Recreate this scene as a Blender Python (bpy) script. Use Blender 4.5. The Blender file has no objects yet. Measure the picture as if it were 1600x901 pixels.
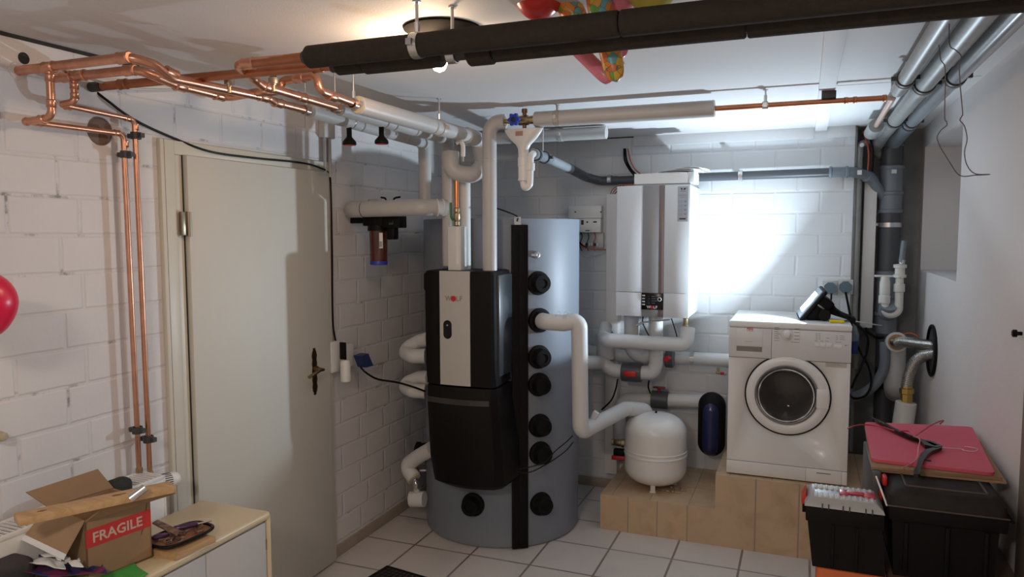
import bpy, bmesh, math, random
from mathutils import Vector, Matrix
import numpy as np
random.seed(7)
PI = math.pi
sc = bpy.context.scene
C = sc.collection

# ------------------------------------------------------------------ camera
CAM_H = 1.705
YAW, PITCH, ROLL, FPX = -0.378500, 0.077090, -0.0022735, 1151.08
def _basis():
    f = Vector((math.sin(YAW), math.cos(YAW), 0)); rt = Vector((math.cos(YAW), -math.sin(YAW), 0)); up = Vector((0, 0, 1))
    f2 = f*math.cos(PITCH) - up*math.sin(PITCH); u2 = up*math.cos(PITCH) + f*math.sin(PITCH)
    return rt*math.cos(ROLL) + u2*math.sin(ROLL), u2*math.cos(ROLL) - rt*math.sin(ROLL), f2
RT, UP, FW = _basis()
EYE = Vector((0, 0, CAM_H))
cam = bpy.data.cameras.new('camera'); co = bpy.data.objects.new('camera', cam); C.objects.link(co)
cam.lens = FPX/1600*36; cam.sensor_width = 36; cam.clip_start = 0.02
co.matrix_world = Matrix(((RT.x, UP.x, -FW.x, 0), (RT.y, UP.y, -FW.y, 0), (RT.z, UP.z, -FW.z, CAM_H), (0, 0, 0, 1)))
sc.camera = co
def ray(u, v): return RT*((u-800)/FPX) - UP*((v-450.5)/FPX) + FW
def at(u, v, x=None, y=None, z=None):
    """measured point of the room: where the sight line of a photo point meets a known plane"""
    d = ray(u, v)
    t = x/d.x if x is not None else (y/d.y if y is not None else (z-CAM_H)/d.z)
    return EYE + d*t

# ------------------------------------------------------------------ light
sc.view_settings.view_transform = 'Standard'; sc.view_settings.look = 'None'
sc.view_settings.gamma = 1; sc.view_settings.use_curve_mapping = False
sc.view_settings.exposure = 0.0
w = bpy.data.worlds.new('world'); sc.world = w; w.use_nodes = True
w.node_tree.nodes['Background'].inputs[0].default_value = (1.0, 0.92, 0.85, 1)
w.node_tree.nodes['Background'].inputs[1].default_value = 0.31
def lamp(name, kind, loc, energy, color, size=0.1, direction=None, spread=None):
    L = bpy.data.lights.new(name, kind); L.energy = energy; L.color = color
    if kind == 'AREA':
        L.shape = 'DISK'; L.size = size
        if spread: L.spread = spread
    else: L.shadow_soft_size = size
    o = bpy.data.objects.new(name, L); C.objects.link(o); o.location = loc
    if direction is not None: o.rotation_euler = Vector(direction).to_track_quat('-Z', 'Y').to_euler()
    return o
# added fill light behind the photographer, not a known lamp of the room
lamp('rear_fill_light', 'AREA', (-0.6, -0.5, 2.27), 30, (1.0, 0.86, 0.76), 0.35, (0, 0.25, -1))

# ------------------------------------------------------------------ materials
MATS = {}
def mat(name, col, rough=0.5, metal=0.0, noise=0.06, nscale=12.0, bump=0.0, bscale=60.0, spec=0.5, coat=0.0, alpha=None, trans=0.0, emit=None, estr=0.0):
    if name in MATS: return MATS[name]
    m = bpy.data.materials.new(name); m.use_nodes = True
    nt = m.node_tree; b = nt.nodes['Principled BSDF']
    b.inputs['Roughness'].default_value = rough; b.inputs['Metallic'].default_value = metal
    b.inputs['Specular IOR Level'].default_value = spec; b.inputs['Coat Weight'].default_value = coat
    b.inputs['Transmission Weight'].default_value = trans
    tc = nt.nodes.new('ShaderNodeTexCoord')
    n = nt.nodes.new('ShaderNodeTexNoise'); n.inputs['Scale'].default_value = nscale; n.inputs['Detail'].default_value = 5
    nt.links.new(tc.outputs['Object'], n.inputs['Vector'])
    cr = nt.nodes.new('ShaderNodeMix'); cr.data_type = 'RGBA'
    cr.inputs[6].default_value = tuple(max(0, c*(1-noise)) for c in col)+(1,)
    cr.inputs[7].default_value = tuple(min(1, c*(1+noise)) for c in col)+(1,)
    nt.links.new(n.outputs['Fac'], cr.inputs[0]); nt.links.new(cr.outputs[2], b.inputs['Base Color'])
    if bump > 0:
        n2 = nt.nodes.new('ShaderNodeTexNoise'); n2.inputs['Scale'].default_value = bscale; n2.inputs['Detail'].default_value = 6
        bp = nt.nodes.new('ShaderNodeBump'); bp.inputs['Strength'].default_value = bump; bp.inputs['Distance'].default_value = 0.004
        nt.links.new(tc.outputs['Object'], n2.inputs['Vector']); nt.links.new(n2.outputs['Fac'], bp.inputs['Height']); nt.links.new(bp.outputs['Normal'], b.inputs['Normal'])
    if emit: b.inputs['Emission Color'].default_value = emit+(1,); b.inputs['Emission Strength'].default_value = estr
    MATS[name] = m; return m

def nodes(m):
    nt = m.node_tree
    def N(t, **k):
        n = nt.nodes.new(t)
        for a, v in k.items(): setattr(n, a, v)
        return n
    return nt, N, nt.links.new
def brick_mat(name, axis, col, mortar, zoff, uoff, bw=0.243, bh=0.125, offset=0.3, crack=0.0, bumpk=0.9, ms=0.010):
    m = bpy.data.materials.new(name); m.use_nodes = True; nt, N, L = nodes(m); b = nt.nodes['Principled BSDF']
    b.inputs['Roughness'].default_value = 0.62
    tc = N('ShaderNodeTexCoord'); sp = N('ShaderNodeSeparateXYZ'); L(tc.outputs['Object'], sp.inputs[0])
    cb = N('ShaderNodeCombineXYZ')
    wob = N('ShaderNodeTexNoise'); wob.inputs['Scale'].default_value = 5; wob.inputs['Detail'].default_value = 4; L(tc.outputs['Object'], wob.inputs['Vector'])
    def add(sock, off, amt):
        a = N('ShaderNodeMath', operation='MULTIPLY_ADD'); L(wob.outputs['Fac'], a.inputs[0]); a.inputs[1].default_value = amt; a.inputs[2].default_value = off - amt*0.5
        c = N('ShaderNodeMath', operation='ADD'); L(sock, c.inputs[0]); L(a.outputs[0], c.inputs[1]); return c.outputs[0]
    L(add(sp.outputs[axis], uoff, 0.012), cb.inputs[0]); L(add(sp.outputs['Z'], zoff, 0.010), cb.inputs[1])
    br = N('ShaderNodeTexBrick'); br.offset = offset; br.inputs['Scale'].default_value = 1
    br.inputs['Brick Width'].default_value = bw; br.inputs['Row Height'].default_value = bh
    br.inputs['Mortar Size'].default_value = ms; br.inputs['Mortar Smooth'].default_value = 0.7
    br.inputs['Color1'].default_value = col+(1,); br.inputs['Color2'].default_value = tuple(c*0.975 for c in col)+(1,); br.inputs['Mortar'].default_value = mortar+(1,)
    L(cb.outputs[0], br.inputs['Vector'])
    # dirt and hairline gaps sitting in the joints
    n1 = N('ShaderNodeTexNoise'); n1.inputs['Scale'].default_value = 9; n1.inputs['Detail'].default_value = 8; n1.inputs['Roughness'].default_value = 0.7; L(tc.outputs['Object'], n1.inputs['Vector'])
    rr = N('ShaderNodeMapRange'); rr.inputs['From Min'].default_value = 0.56; rr.inputs['From Max'].default_value = 0.66; L(n1.outputs['Fac'], rr.inputs[0])
    g = N('ShaderNodeMapRange'); g.inputs['From Min'].default_value = 0.75; g.inputs['From Max'].default_value = 1.0; L(br.outputs['Fac'], g.inputs[0])
    mu = N('ShaderNodeMath', operation='MULTIPLY'); L(rr.outputs[0], mu.inputs[0]); L(g.outputs[0], mu.inputs[1])
    mu2 = N('ShaderNodeMath', operation='MULTIPLY'); L(mu.outputs[0], mu2.inputs[0]); mu2.inputs[1].default_value = crack
    mx = N('ShaderNodeMix', data_type='RGBA'); L(mu2.outputs[0], mx.inputs[0]); L(br.outputs['Color'], mx.inputs[6]); mx.inputs[7].default_value = (0.16, 0.15, 0.14, 1)
    n3 = N('ShaderNodeTexNoise'); n3.inputs['Scale'].default_value = 2.2; n3.inputs['Detail'].default_value = 6; L(tc.outputs['Object'], n3.inputs['Vector'])
    sm = N('ShaderNodeMapRange'); sm.inputs['From Min'].default_value = 0.35; sm.inputs['From Max'].default_value = 0.75; sm.inputs['To Min'].default_value = 1.0; sm.inputs['To Max'].default_value = 0.92; L(n3.outputs['Fac'], sm.inputs[0])
    vm = N('ShaderNodeVectorMath', operation='SCALE'); L(mx.outputs[2], vm.inputs[0]); L(sm.outputs[0], vm.inputs['Scale'])
    L(vm.outputs[0], b.inputs['Base Color'])
    # relief: joints set back, pitted faces
    n2 = N('ShaderNodeTexNoise'); n2.inputs['Scale'].default_value = 70; n2.inputs['Detail'].default_value = 6; L(tc.outputs['Object'], n2.inputs['Vector'])
    h1 = N('ShaderNodeMath', operation='MULTIPLY'); L(br.outputs['Fac'], h1.inputs[0]); h1.inputs[1].default_value = -1.0
    h2 = N('ShaderNodeMath', operation='MULTIPLY_ADD'); L(n2.outputs['Fac'], h2.inputs[0]); h2.inputs[1].default_value = 0.16; L(h1.outputs[0], h2.inputs[2])
    h3 = N('ShaderNodeMath', operation='MULTIPLY_ADD'); L(n1.outputs['Fac'], h3.inputs[0]); h3.inputs[1].default_value = 0.5; L(h2.outputs[0], h3.inputs[2])
    bp = N('ShaderNodeBump'); bp.inputs['Strength'].default_value = bumpk; bp.inputs['Distance'].default_value = 0.006; L(h3.outputs[0], bp.inputs['Height']); L(bp.outputs['Normal'], b.inputs['Normal'])
    return m
def tile_mat(name, axes, col, grout, size, offs, gs=0.006, vein=0.05, vscale=6.0, rough=0.3, dark=None):
    m = bpy.data.materials.new(name); m.use_nodes = True; nt, N, L = nodes(m); b = nt.nodes['Principled BSDF']
    b.inputs['Roughness'].default_value = rough
    tc = N('ShaderNodeTexCoord'); sp = N('ShaderNodeSeparateXYZ'); L(tc.outputs['Object'], sp.inputs[0]); cb = N('ShaderNodeCombineXYZ')
    for i in (0, 1):
        a = N('ShaderNodeMath', operation='ADD'); L(sp.outputs[axes[i]], a.inputs[0]); a.inputs[1].default_value = -offs[i]+100*size[i]; L(a.outputs[0], cb.inputs[i])
    br = N('ShaderNodeTexBrick'); br.offset = 0; br.inputs['Scale'].default_value = 1
    br.inputs['Brick Width'].default_value = size[0]; br.inputs['Row Height'].default_value = size[1]
    br.inputs['Mortar Size'].default_value = gs; br.inputs['Mortar Smooth'].default_value = 0.1
    br.inputs['Color1'].default_value = col+(1,); br.inputs['Color2'].default_value = tuple(c*0.96 for c in col)+(1,); br.inputs['Mortar'].default_value = grout+(1,)
    L(cb.outputs[0], br.inputs['Vector'])
    n = N('ShaderNodeTexNoise'); n.inputs['Scale'].default_value = vscale; n.inputs['Detail'].default_value = 7; n.inputs['Distortion'].default_value = 0.4; L(tc.outputs['Object'], n.inputs['Vector'])
    mr = N('ShaderNodeMapRange'); mr.inputs['From Min'].default_value = 0.45; mr.inputs['From Max'].default_value = 0.75; mr.inputs['To Max'].default_value = vein*8; L(n.outputs['Fac'], mr.inputs[0])
    mx = N('ShaderNodeMix', data_type='RGBA'); L(mr.outputs[0], mx.inputs[0]); L(br.outputs['Color'], mx.inputs[6]); mx.inputs[7].default_value = (dark or tuple(c*0.8 for c in col))+(1,)
    L(mx.outputs[2], b.inputs['Base Color'])
    bp = N('ShaderNodeBump'); bp.inputs['Strength'].default_value = 0.5; bp.inputs['Distance'].default_value = 0.002; bp.invert = True
    L(br.outputs['Fac'], bp.inputs['Height']); L(bp.outputs['Normal'], b.inputs['Normal'])
    return m

M_left = brick_mat('painted_block_left', 'Y', (0.73, 0.705, 0.70), (0.71, 0.685, 0.68), -0.072+12.5, -0.06+24.3, crack=0.75, bumpk=0.45)
M_back = brick_mat('painted_block_back', 'X', (0.74, 0.75, 0.76), (0.72, 0.73, 0.74), -0.062+12.5, -0.20+25, bw=0.25, offset=0.5, crack=0.1, bumpk=0.4)
M_ceil = mat('ceiling_paint', (0.70, 0.69, 0.69), 0.75, noise=0.03, nscale=1.5, bump=0.12, bscale=160)
M_plaster = mat('smooth_plaster', (0.69, 0.65, 0.635), 0.7, noise=0.05, nscale=2.5, bump=0.2, bscale=90)
M_concrete = mat('raw_concrete', (0.33, 0.33, 0.32), 0.9, noise=0.35, nscale=9, bump=0.7, bscale=40)
M_floor = tile_mat('floor_tiles', ('X', 'Y'), (0.67, 0.625, 0.59), (0.22, 0.19, 0.17), (0.334, 0.334), (-0.938, 3.434), vein=0.05, dark=(0.50, 0.49, 0.48), rough=0.28)
M_step = tile_mat('tan_tiles', ('X', 'Y'), (0.60, 0.43, 0.27), (0.34, 0.27, 0.20), (0.215, 0.30), (-0.99, 4.02), vein=0.07, dark=(0.42, 0.28, 0.17), gs=0.003, rough=0.4, vscale=14)
M_stepf = tile_mat('tan_tiles_front', ('X', 'Z'), (0.60, 0.43, 0.27), (0.34, 0.27, 0.20), (0.165, 2.0), (-0.895, -0.5), vein=0.07, dark=(0.42, 0.28, 0.17), gs=0.003, rough=0.4, vscale=14)
M_stepf2 = tile_mat('tan_tiles_upper_front', ('X', 'Z'), (0.60, 0.43, 0.27), (0.34, 0.27, 0.20), (0.215, 2.0), (-0.425, -0.5), vein=0.09, dark=(0.40, 0.27, 0.16), gs=0.004, rough=0.4, vscale=7)
M_skirt = mat('skirting_tile', (0.34, 0.28, 0.23), 0.45, noise=0.15)
M_cream = mat('cream_lacquer', (0.62, 0.60, 0.53), 0.55, noise=0.02)
M_creamf = mat('cream_frame', (0.64, 0.60, 0.50), 0.42, noise=0.03)
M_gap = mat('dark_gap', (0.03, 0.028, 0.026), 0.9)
M_copper = mat('copper', (0.66, 0.335, 0.22), 0.33, 1.0, noise=0.3, nscale=22)
M_copperd = mat('copper_tarnished', (0.46, 0.19, 0.10), 0.42, 1.0, noise=0.3, nscale=14)
M_brass = mat('brass', (0.50, 0.38, 0.23), 0.35, 1.0, noise=0.15)
M_steel = mat('zinc_steel', (0.62, 0.62, 0.62), 0.3, 1.0, noise=0.1)
M_clampb = mat('clamp_black', (0.05, 0.05, 0.05), 0.5)
M_ins = mat('grey_pipe_insulation', (0.50, 0.49, 0.48), 0.42, noise=0.04, bump=0.08, bscale=25)
M_insl = mat('light_pipe_insulation', (0.66, 0.66, 0.65), 0.45, noise=0.04, bump=0.1, bscale=20)
M_insface = mat('insulation_core', (0.60, 0.55, 0.42), 0.8)
M_tape = mat('silver_tape', (0.55, 0.52, 0.48), 0.35, 0.3)
M_foam = mat('black_foam', (0.040, 0.033, 0.027), 0.9, spec=0.15, noise=0.3, nscale=60, bump=0.4, bscale=300)
M_htgrey = mat('grey_drain_plastic', (0.20, 0.23, 0.26), 0.38, noise=0.05)
M_htdark = mat('dark_drain_plastic', (0.075, 0.08, 0.09), 0.4, noise=0.1)
M_oldpipe = mat('old_grey_pipe', (0.27, 0.28, 0.27), 0.4, noise=0.25, nscale=18)
M_white = mat('white_plastic', (0.78, 0.77, 0.75), 0.35, noise=0.02)
M_whiteen = mat('white_enamel', (0.80, 0.785, 0.755), 0.25, noise=0.015, coat=0.3)
M_grille = mat('pale_grey_plastic', (0.55, 0.54, 0.52), 0.4)
M_tank = mat('tank_jacket', (0.205, 0.225, 0.265), 0.48, noise=0.06, nscale=3, bump=0.05, bscale=6)
M_black = mat('black_plastic', (0.006, 0.005, 0.005), 0.45, spec=0.16, noise=0.15)
M_blackg = mat('black_gloss', (0.006, 0.005, 0.005), 0.2, spec=0.28, noise=0.1)
M_blackm = mat('black_matt', (0.008, 0.007, 0.007), 0.7, spec=0.16, noise=0.2, nscale=50)
M_silver = mat('silver_panel', (0.52, 0.50, 0.47), 0.42, 0.25, noise=0.03)
M_boilw = mat('boiler_white', (0.70, 0.72, 0.73), 0.4, noise=0.015)
M_boilg = mat('boiler_grey', (0.28, 0.275, 0.28), 0.4, 0.1)
M_boilb = mat('boiler_taupe', (0.20, 0.15, 0.14), 0.35)
M_red = mat('red_plastic', (0.55, 0.02, 0.02), 0.35)
M_blue = mat('blue_plastic', (0.02, 0.05, 0.42), 0.3)
M_green = mat('green_lever', (0.01, 0.16, 0.04), 0.35)
M_navy = mat('navy_shell', (0.010, 0.014, 0.075), 0.3, noise=0.15)
M_amber = mat('amber_bowl', (0.085, 0.018, 0.008), 0.12, noise=0.2, coat=0.5)
M_card = mat('cardboard', (0.30, 0.18, 0.095), 0.8, noise=0.08, nscale=30)
M_cardl = mat('cardboard_light', (0.37, 0.235, 0.135), 0.8, noise=0.08, nscale=30)
M_redtape = mat('red_fragile_tape', (0.55, 0.035, 0.03), 0.45)
M_tapetext = mat('tape_lettering', (0.62, 0.42, 0.34), 0.6)
M_paper = mat('white_paper', (0.80, 0.79, 0.78), 0.7)
M_lime = mat('green_cloth', (0.06, 0.34, 0.05), 0.85, noise=0.15, nscale=40, bump=0.3)
M_cabtop = mat('cabinet_top', (0.62, 0.50, 0.32), 0.35, noise=0.03)
M_cabdoor = mat('cabinet_door', (0.50, 0.48, 0.46), 0.4, noise=0.02)
M_pink = mat('pink_foam_board', (0.62, 0.09, 0.14), 0.6, noise=0.06, nscale=25)
M_orange = mat('orange_carton', (0.55, 0.12, 0.03), 0.6)
M_benchw = mat('brown_wood', (0.17, 0.10, 0.075), 0.5, noise=0.2, nscale=8)
M_clearp = mat('clear_lid', (0.36, 0.37, 0.36), 0.45, noise=0.05)
M_text = mat('print_black', (0.03, 0.03, 0.03), 0.5)
M_textg = mat('print_grey', (0.22, 0.22, 0.23), 0.5)
M_plug = mat('blue_grey_plug', (0.10, 0.15, 0.19), 0.4)
M_yellow = mat('yellow_plastic', (0.75, 0.55, 0.01), 0.25)
M_chrome = mat('chrome', (0.75, 0.75, 0.75), 0.12, 1.0, noise=0.03)
M_flex = mat('corrugated_steel', (0.70, 0.69, 0.66), 0.28, 1.0)
M_label = mat('grey_sticker', (0.42, 0.45, 0.50), 0.5)
M_btape = mat('beige_sticker', (0.56, 0.52, 0.47), 0.5)
M_antique = mat('antique_brass', (0.10, 0.065, 0.035), 0.35, 0.9, noise=0.4, nscale=40)
M_wirer = mat('orange_wire', (0.55, 0.10, 0.03), 0.45)
M_wirew = mat('grey_wire', (0.50, 0.49, 0.47), 0.5)
M_pinkr = mat('pink_rubber', (0.68, 0.20, 0.27), 0.3, noise=0.05)
M_redr = mat('red_rubber', (0.60, 0.045, 0.04), 0.25, noise=0.05)
M_redr2 = mat('crimson_rubber', (0.72, 0.01, 0.06), 0.3, noise=0.05)
M_yelr = mat('yellow_rubber', (0.50, 0.42, 0.06), 0.3, noise=0.05)
def wood_mat(name, c1, c2, axis, sc_=6.0):
    m = bpy.data.materials.new(name); m.use_nodes = True; nt, N, L = nodes(m); b = nt.nodes['Principled BSDF']; b.inputs['Roughness'].default_value = 0.55
    tc = N('ShaderNodeTexCoord'); mp = N('ShaderNodeMapping'); mp.inputs['Scale'].default_value = tuple(1.0 if i == axis else 9.0 for i in range(3)); L(tc.outputs['Object'], mp.inputs[0])
    n = N('ShaderNodeTexNoise'); n.inputs['Scale'].default_value = sc_; n.inputs['Detail'].default_value = 5; n.inputs['Distortion'].default_value = 0.6; L(mp.outputs[0], n.inputs['Vector'])
    cr = N('ShaderNodeValToRGB'); cr.color_ramp.elements[0].position = 0.3; cr.color_ramp.elements[1].position = 0.7
    cr.color_ramp.elements[0].color = c1+(1,); cr.color_ramp.elements[1].color = c2+(1,); L(n.outputs['Fac'], cr.inputs[0]); L(cr.outputs[0], b.inputs['Base Color']); return m
M_pine = wood_mat('pine_wood', (0.40, 0.24, 0.11), (0.55, 0.36, 0.18), 1)
M_slatw = wood_mat('pine_slat', (0.44, 0.26, 0.11), (0.58, 0.38, 0.19), 0)
def voro_mat(name, cols, scale, rough=0.35):
    m = bpy.data.materials.new(name); m.use_nodes = True; nt, N, L = nodes(m); b = nt.nodes['Principled BSDF']; b.inputs['Roughness'].default_value = rough
    tc = N('ShaderNodeTexCoord'); v = N('ShaderNodeTexVoronoi'); v.inputs['Scale'].default_value = scale; L(tc.outputs['Object'], v.inputs['Vector'])
    sp = N('ShaderNodeSeparateColor'); L(v.outputs['Color'], sp.inputs[0])
    cr = N('ShaderNodeValToRGB'); cr.color_ramp.interpolation = 'CONSTANT'
    for i, c in enumerate(cols):
        e = cr.color_ramp.elements[i] if i < 2 else cr.color_ramp.elements.new(i/len(cols))
        e.position = i/len(cols); e.color = c+(1,)
    L(sp.outputs[0], cr.inputs[0])
    v2 = N('ShaderNodeTexVoronoi', feature='DISTANCE_TO_EDGE'); v2.inputs['Scale'].default_value = scale; L(tc.outputs['Object'], v2.inputs['Vector'])
    mr = N('ShaderNodeMapRange'); mr.inputs['From Max'].default_value = 0.03; L(v2.outputs['Distance'], mr.inputs[0])
    mx = N('ShaderNodeMix', data_type='RGBA'); L(mr.outputs[0], mx.inputs[0]); mx.inputs[6].default_value = (0.05, 0.06, 0.05, 1); L(cr.outputs[0], mx.inputs[7])
    L(mx.outputs[2], b.inputs['Base Color']); return m
M_pattern = voro_mat('patterned_rubber', [(0.75, 0.25, 0.03), (0.70, 0.42, 0.05), (0.15, 0.38, 0.07), (0.68, 0.18, 0.04), (0.15, 0.38, 0.45), (0.72, 0.33, 0.05)], 48)
M_florcloth = voro_mat('purple_print_cloth', [(0.03, 0.02, 0.10), (0.20, 0.02, 0.09), (0.02, 0.03, 0.16), (0.12, 0.01, 0.07)], 30, 0.85)
M_traypat = voro_mat('rusty_metal_pattern', [(0.16, 0.07, 0.04), (0.24, 0.14, 0.09), (0.10, 0.06, 0.05), (0.30, 0.20, 0.14)], 60, 0.5)
M_glass = bpy.data.materials.new('door_glass'); M_glass.use_nodes = True
_b = M_glass.node_tree.nodes['Principled BSDF']; _b.inputs['Base Color'].default_value = (0.30, 0.29, 0.28, 1); _b.inputs['Roughness'].default_value = 0.04; _b.inputs['Transmission Weight'].default_value = 0.9; _b.inputs['IOR'].default_value = 1.2
M_drum = mat('drum_steel', (0.30, 0.26, 0.23), 0.18, 1.0, noise=0.1)
M_bulb = mat('bulb_glow', (1, 0.9, 0.75), 0.4, emit=(1.0, 0.78, 0.5), estr=30)
M_led = mat('led_glow', (1, 1, 1), 0.4, emit=(0.80, 0.90, 1.0), estr=12)
M_lens = mat('floodlight_lens', (0.35, 0.42, 0.48), 0.15)

# ------------------------------------------------------------------ helpers
def V(*a): return Vector(a if len(a) == 3 else a[0])
def frame(d):
    d = Vector(d).normalized(); u = d.cross(Vector((0, 0, 1)))
    if u.length < 1e-4: u = Vector((1, 0, 0))
    u.normalize(); return u, d.cross(u).normalized(), d
def fillet(pts, r, n=8):
    pts = [Vector(p) for p in pts]; out = [pts[0]]
    rs = r if isinstance(r, (list, tuple)) else [r]*len(pts)
    for i in range(1, len(pts)-1):
        a, b, c = pts[i-1], pts[i], pts[i+1]; d1 = (a-b); d2 = (c-b); l1, l2 = d1.length, d2.length
        if l1 < 1e-6 or l2 < 1e-6: continue
        d1 /= l1; d2 /= l2; ang = d1.angle(d2)
        if ang > PI-0.02: out.append(b); continue
        t = min(rs[i]/math.tan(ang/2), l1*0.49 if i > 1 else l1*0.95, l2*0.49 if i < len(pts)-2 else l2*0.95)
        p0, p2 = b+d1*t, b+d2*t
        rr = t*math.tan(ang/2); bis = (d1+d2).normalized(); cen = b+bis*(rr/math.sin(ang/2))
        v0 = p0-cen; v2 = p2-cen; th = v0.angle(v2)
        for k in range(n+1):
            s = k/n
            out.append(cen + (v0*math.sin((1-s)*th)+v2*math.sin(s*th))/math.sin(th))
    out.append(pts[-1]); return out
def spline(pts, n=10):
    pts = [Vector(p) for p in pts]; P = [pts[0]*2-pts[1]]+pts+[pts[-1]*2-pts[-2]]; out = []
    for i in range(1, len(P)-2):
        a, b, c, d = P[i-1:i+3]
        for k in range(n):
            t = k/n; out.append(0.5*((2*b)+(c-a)*t+(2*a-5*b+4*c-d)*t*t+(3*b-a-3*c+d)*t**3))
    out.append(pts[-1]); return out

class MB:
    def __init__(s): s.bm = bmesh.new()
    def face(s, vs): 
        try: return s.bm.faces.new(vs)
        except ValueError: return None
    def box(s, a, b, bev=0.0, rot=None, piv=None, seg=2):
        a, b = Vector(a), Vector(b); lo = Vector((min(a[i], b[i]) for i in range(3))); hi = Vector((max(a[i], b[i]) for i in range(3)))
        t = bmesh.new(); bmesh.ops.create_cube(t, size=1)
        for v in t.verts: v.co = Vector(((lo[i]+hi[i])/2+v.co[i]*(hi[i]-lo[i]) for i in range(3)))
        if bev > 0: bmesh.ops.bevel(t, geom=t.edges[:], offset=bev, segments=seg, affect='EDGES', profile=0.5, clamp_overlap=True)
        if rot is not None:
            piv = Vector(piv) if piv is not None else (lo+hi)/2
            for v in t.verts: v.co = piv + rot @ (v.co-piv)
        s.merge(t); return s
    def obox(s, c, size, R=None, bev=0.0, seg=2):
        c = Vector(c); h = Vector(size)/2; return s.box(c-h, c+h, bev, R, c, seg)
    def merge(s, t, M=None):
        if M is not None: t.transform(M)
        me = bpy.data.meshes.new('tmp'); t.to_mesh(me); t.free(); s.bm.from_mesh(me); bpy.data.meshes.remove(me)
    def ring(s, c, u, w, r, n, ry=None):
        ry = r if ry is None else ry
        return [s.bm.verts.new(c+u*(r*math.cos(2*PI*k/n))+w*(ry*math.sin(2*PI*k/n))) for k in range(n)]
    def bridge(s, A, B):
        n = len(A)
        for k in range(n):
            f = s.face((A[k], A[(k+1) % n], B[(k+1) % n], B[k]))
            if f: f.smooth = True
    def tube(s, pts, r, n=16, cap=True, radii=None, closed=False):
        pts = [Vector(p) for p in pts]
        q = [pts[0]]; rr_ = [radii[0]] if radii else None
        for i, p in enumerate(pts[1:], 1):
            if (p-q[-1]).length > 1e-5:
                q.append(p)
                if radii: rr_.append(radii[i])
        if radii: radii = rr_
        pts = q; m = len(pts)
        tan = []
        for i in range(m):
            if closed: d = pts[(i+1) % m]-pts[i-1]
            else: d = (pts[min(i+1, m-1)]-pts[max(i-1, 0)])
            tan.append(d.normalized())
        u, w_, _ = frame(tan[0]); rings = []
        for i in range(m):
            u = (u - tan[i]*u.dot(tan[i]))
            if u.length < 1e-5: u = frame(tan[i])[0]
            u.normalize(); w2 = tan[i].cross(u)
            k = 1.0
            rings.append(s.ring(pts[i], u, w2, radii[i] if radii else r, n))
        for i in range(m-1): s.bridge(rings[i], rings[i+1])
        if closed: s.bridge(rings[-1], rings[0])
        elif cap: s.face(rings[0][::-1]); s.face(rings[-1])
        return s
    def cyl(s, a, b, r, n=24, r2=None, cap=True):
        a, b = Vector(a), Vector(b); return s.tube([a, b], r, n, cap, radii=[r, r if r2 is None else r2])
    def lathe(s, o, d, prof, n=32, caps=True):
        """prof: list of (radius, distance along d)"""
        o = Vector(o); u, w_, d = frame(d); R = []
        for r, h in prof:
            if r < 1e-5: R.append([s.bm.verts.new(o+d*h)])
            else: R.append(s.ring(o+d*h, u, w_, r, n))
        for A, B in zip(R, R[1:]):
            if len(A) == 1 and len(B) == 1: continue
            if len(A) == 1:
                for k in range(n):
                    f = s.face((A[0], B[(k+1) % n], B[k])); f.smooth = True
            elif len(B) == 1:
                for k in range(n):
                    f = s.face((A[k], A[(k+1) % n], B[0])); f.smooth = True
            else: s.bridge(A, B)
        if caps:
            if len(R[0]) > 1: s.face(R[0][::-1])
            if len(R[-1]) > 1: s.face(R[-1])
        return s
    def ell(s, c, rx, ry=None, rz=None, R=None, n=24):
        ry = ry or rx; rz = rz or rx; t = bmesh.new(); bmesh.ops.create_uvsphere(t, u_segments=n, v_segments=n//2, radius=1)
        for f in t.faces: f.smooth = True
        for v in t.verts:
            p = Vector((v.co.x*rx, v.co.y*ry, v.co.z*rz)); v.co = Vector(c) + (R @ p if R is not None else p)
        s.merge(t); return s
    def prism(s, poly, vec):
        vec = Vector(vec); A = [s.bm.verts.new(Vector(p)) for p in poly]; B = [s.bm.verts.new(Vector(p)+vec) for p in poly]
        s.face(A[::-1]); s.face(B); n = len(A)
        for k in range(n): s.face((A[k], A[(k+1) % n], B[(k+1) % n], B[k]))
        return s
    def quad(s, pts, th=0.002, nrm=None):
        pts = [Vector(p) for p in pts]; nrm = Vector(nrm) if nrm is not None else (pts[1]-pts[0]).cross(pts[2]-pts[0]).normalized()
        return s.prism(pts, nrm*th)
    def torus(s, c, d, R_, r, n=32, m=10):
        u, w_, d = frame(d); c = Vector(c)
        return s.tube([c+u*(R_*math.cos(2*PI*k/n))+w_*(R_*math.sin(2*PI*k/n)) for k in range(n)], r, m, closed=True)
    def build(s, name, m, parent=None, sharp=35):
        bmesh.ops.recalc_face_normals(s.bm, faces=s.bm.faces[:])
        me = bpy.data.meshes.new(name)
        if parent is not None: off = world_of(parent)
        else:
            cs = [v.co for v in s.bm.verts]
            off = Vector(((min(c.x for c in cs)+max(c.x for c in cs))/2, (min(c.y for c in cs)+max(c.y for c in cs))/2, min(c.z for c in cs)))
            if getattr(s, 'origin0', False): off = Vector((0, 0, 0))
        for v in s.bm.verts: v.co -= off
        for e in s.bm.edges:
            if len(e.link_faces) == 2 and e.calc_face_angle(0) > math.radians(sharp): e.smooth = False
        for f in s.bm.faces: f.smooth = True
        s.bm.to_mesh(me); s.bm.free(); me.materials.append(m)
        o = bpy.data.objects.new(name, me); C.objects.link(o)
        if parent is not None: o.parent = parent
        else: o.location = off
        return o
def world_of(o):
    p = Vector(o.location)
    while o.parent: o = o.parent; p += Vector(o.location)
    return p
def thing(name, label, cat, loc, group=None):
    o = bpy.data.objects.new(name, None); o.empty_display_size = 0.05; C.objects.link(o); o.location = loc
    o['label'] = label; o['category'] = cat
    if group: o['group'] = group
    return o
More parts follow.
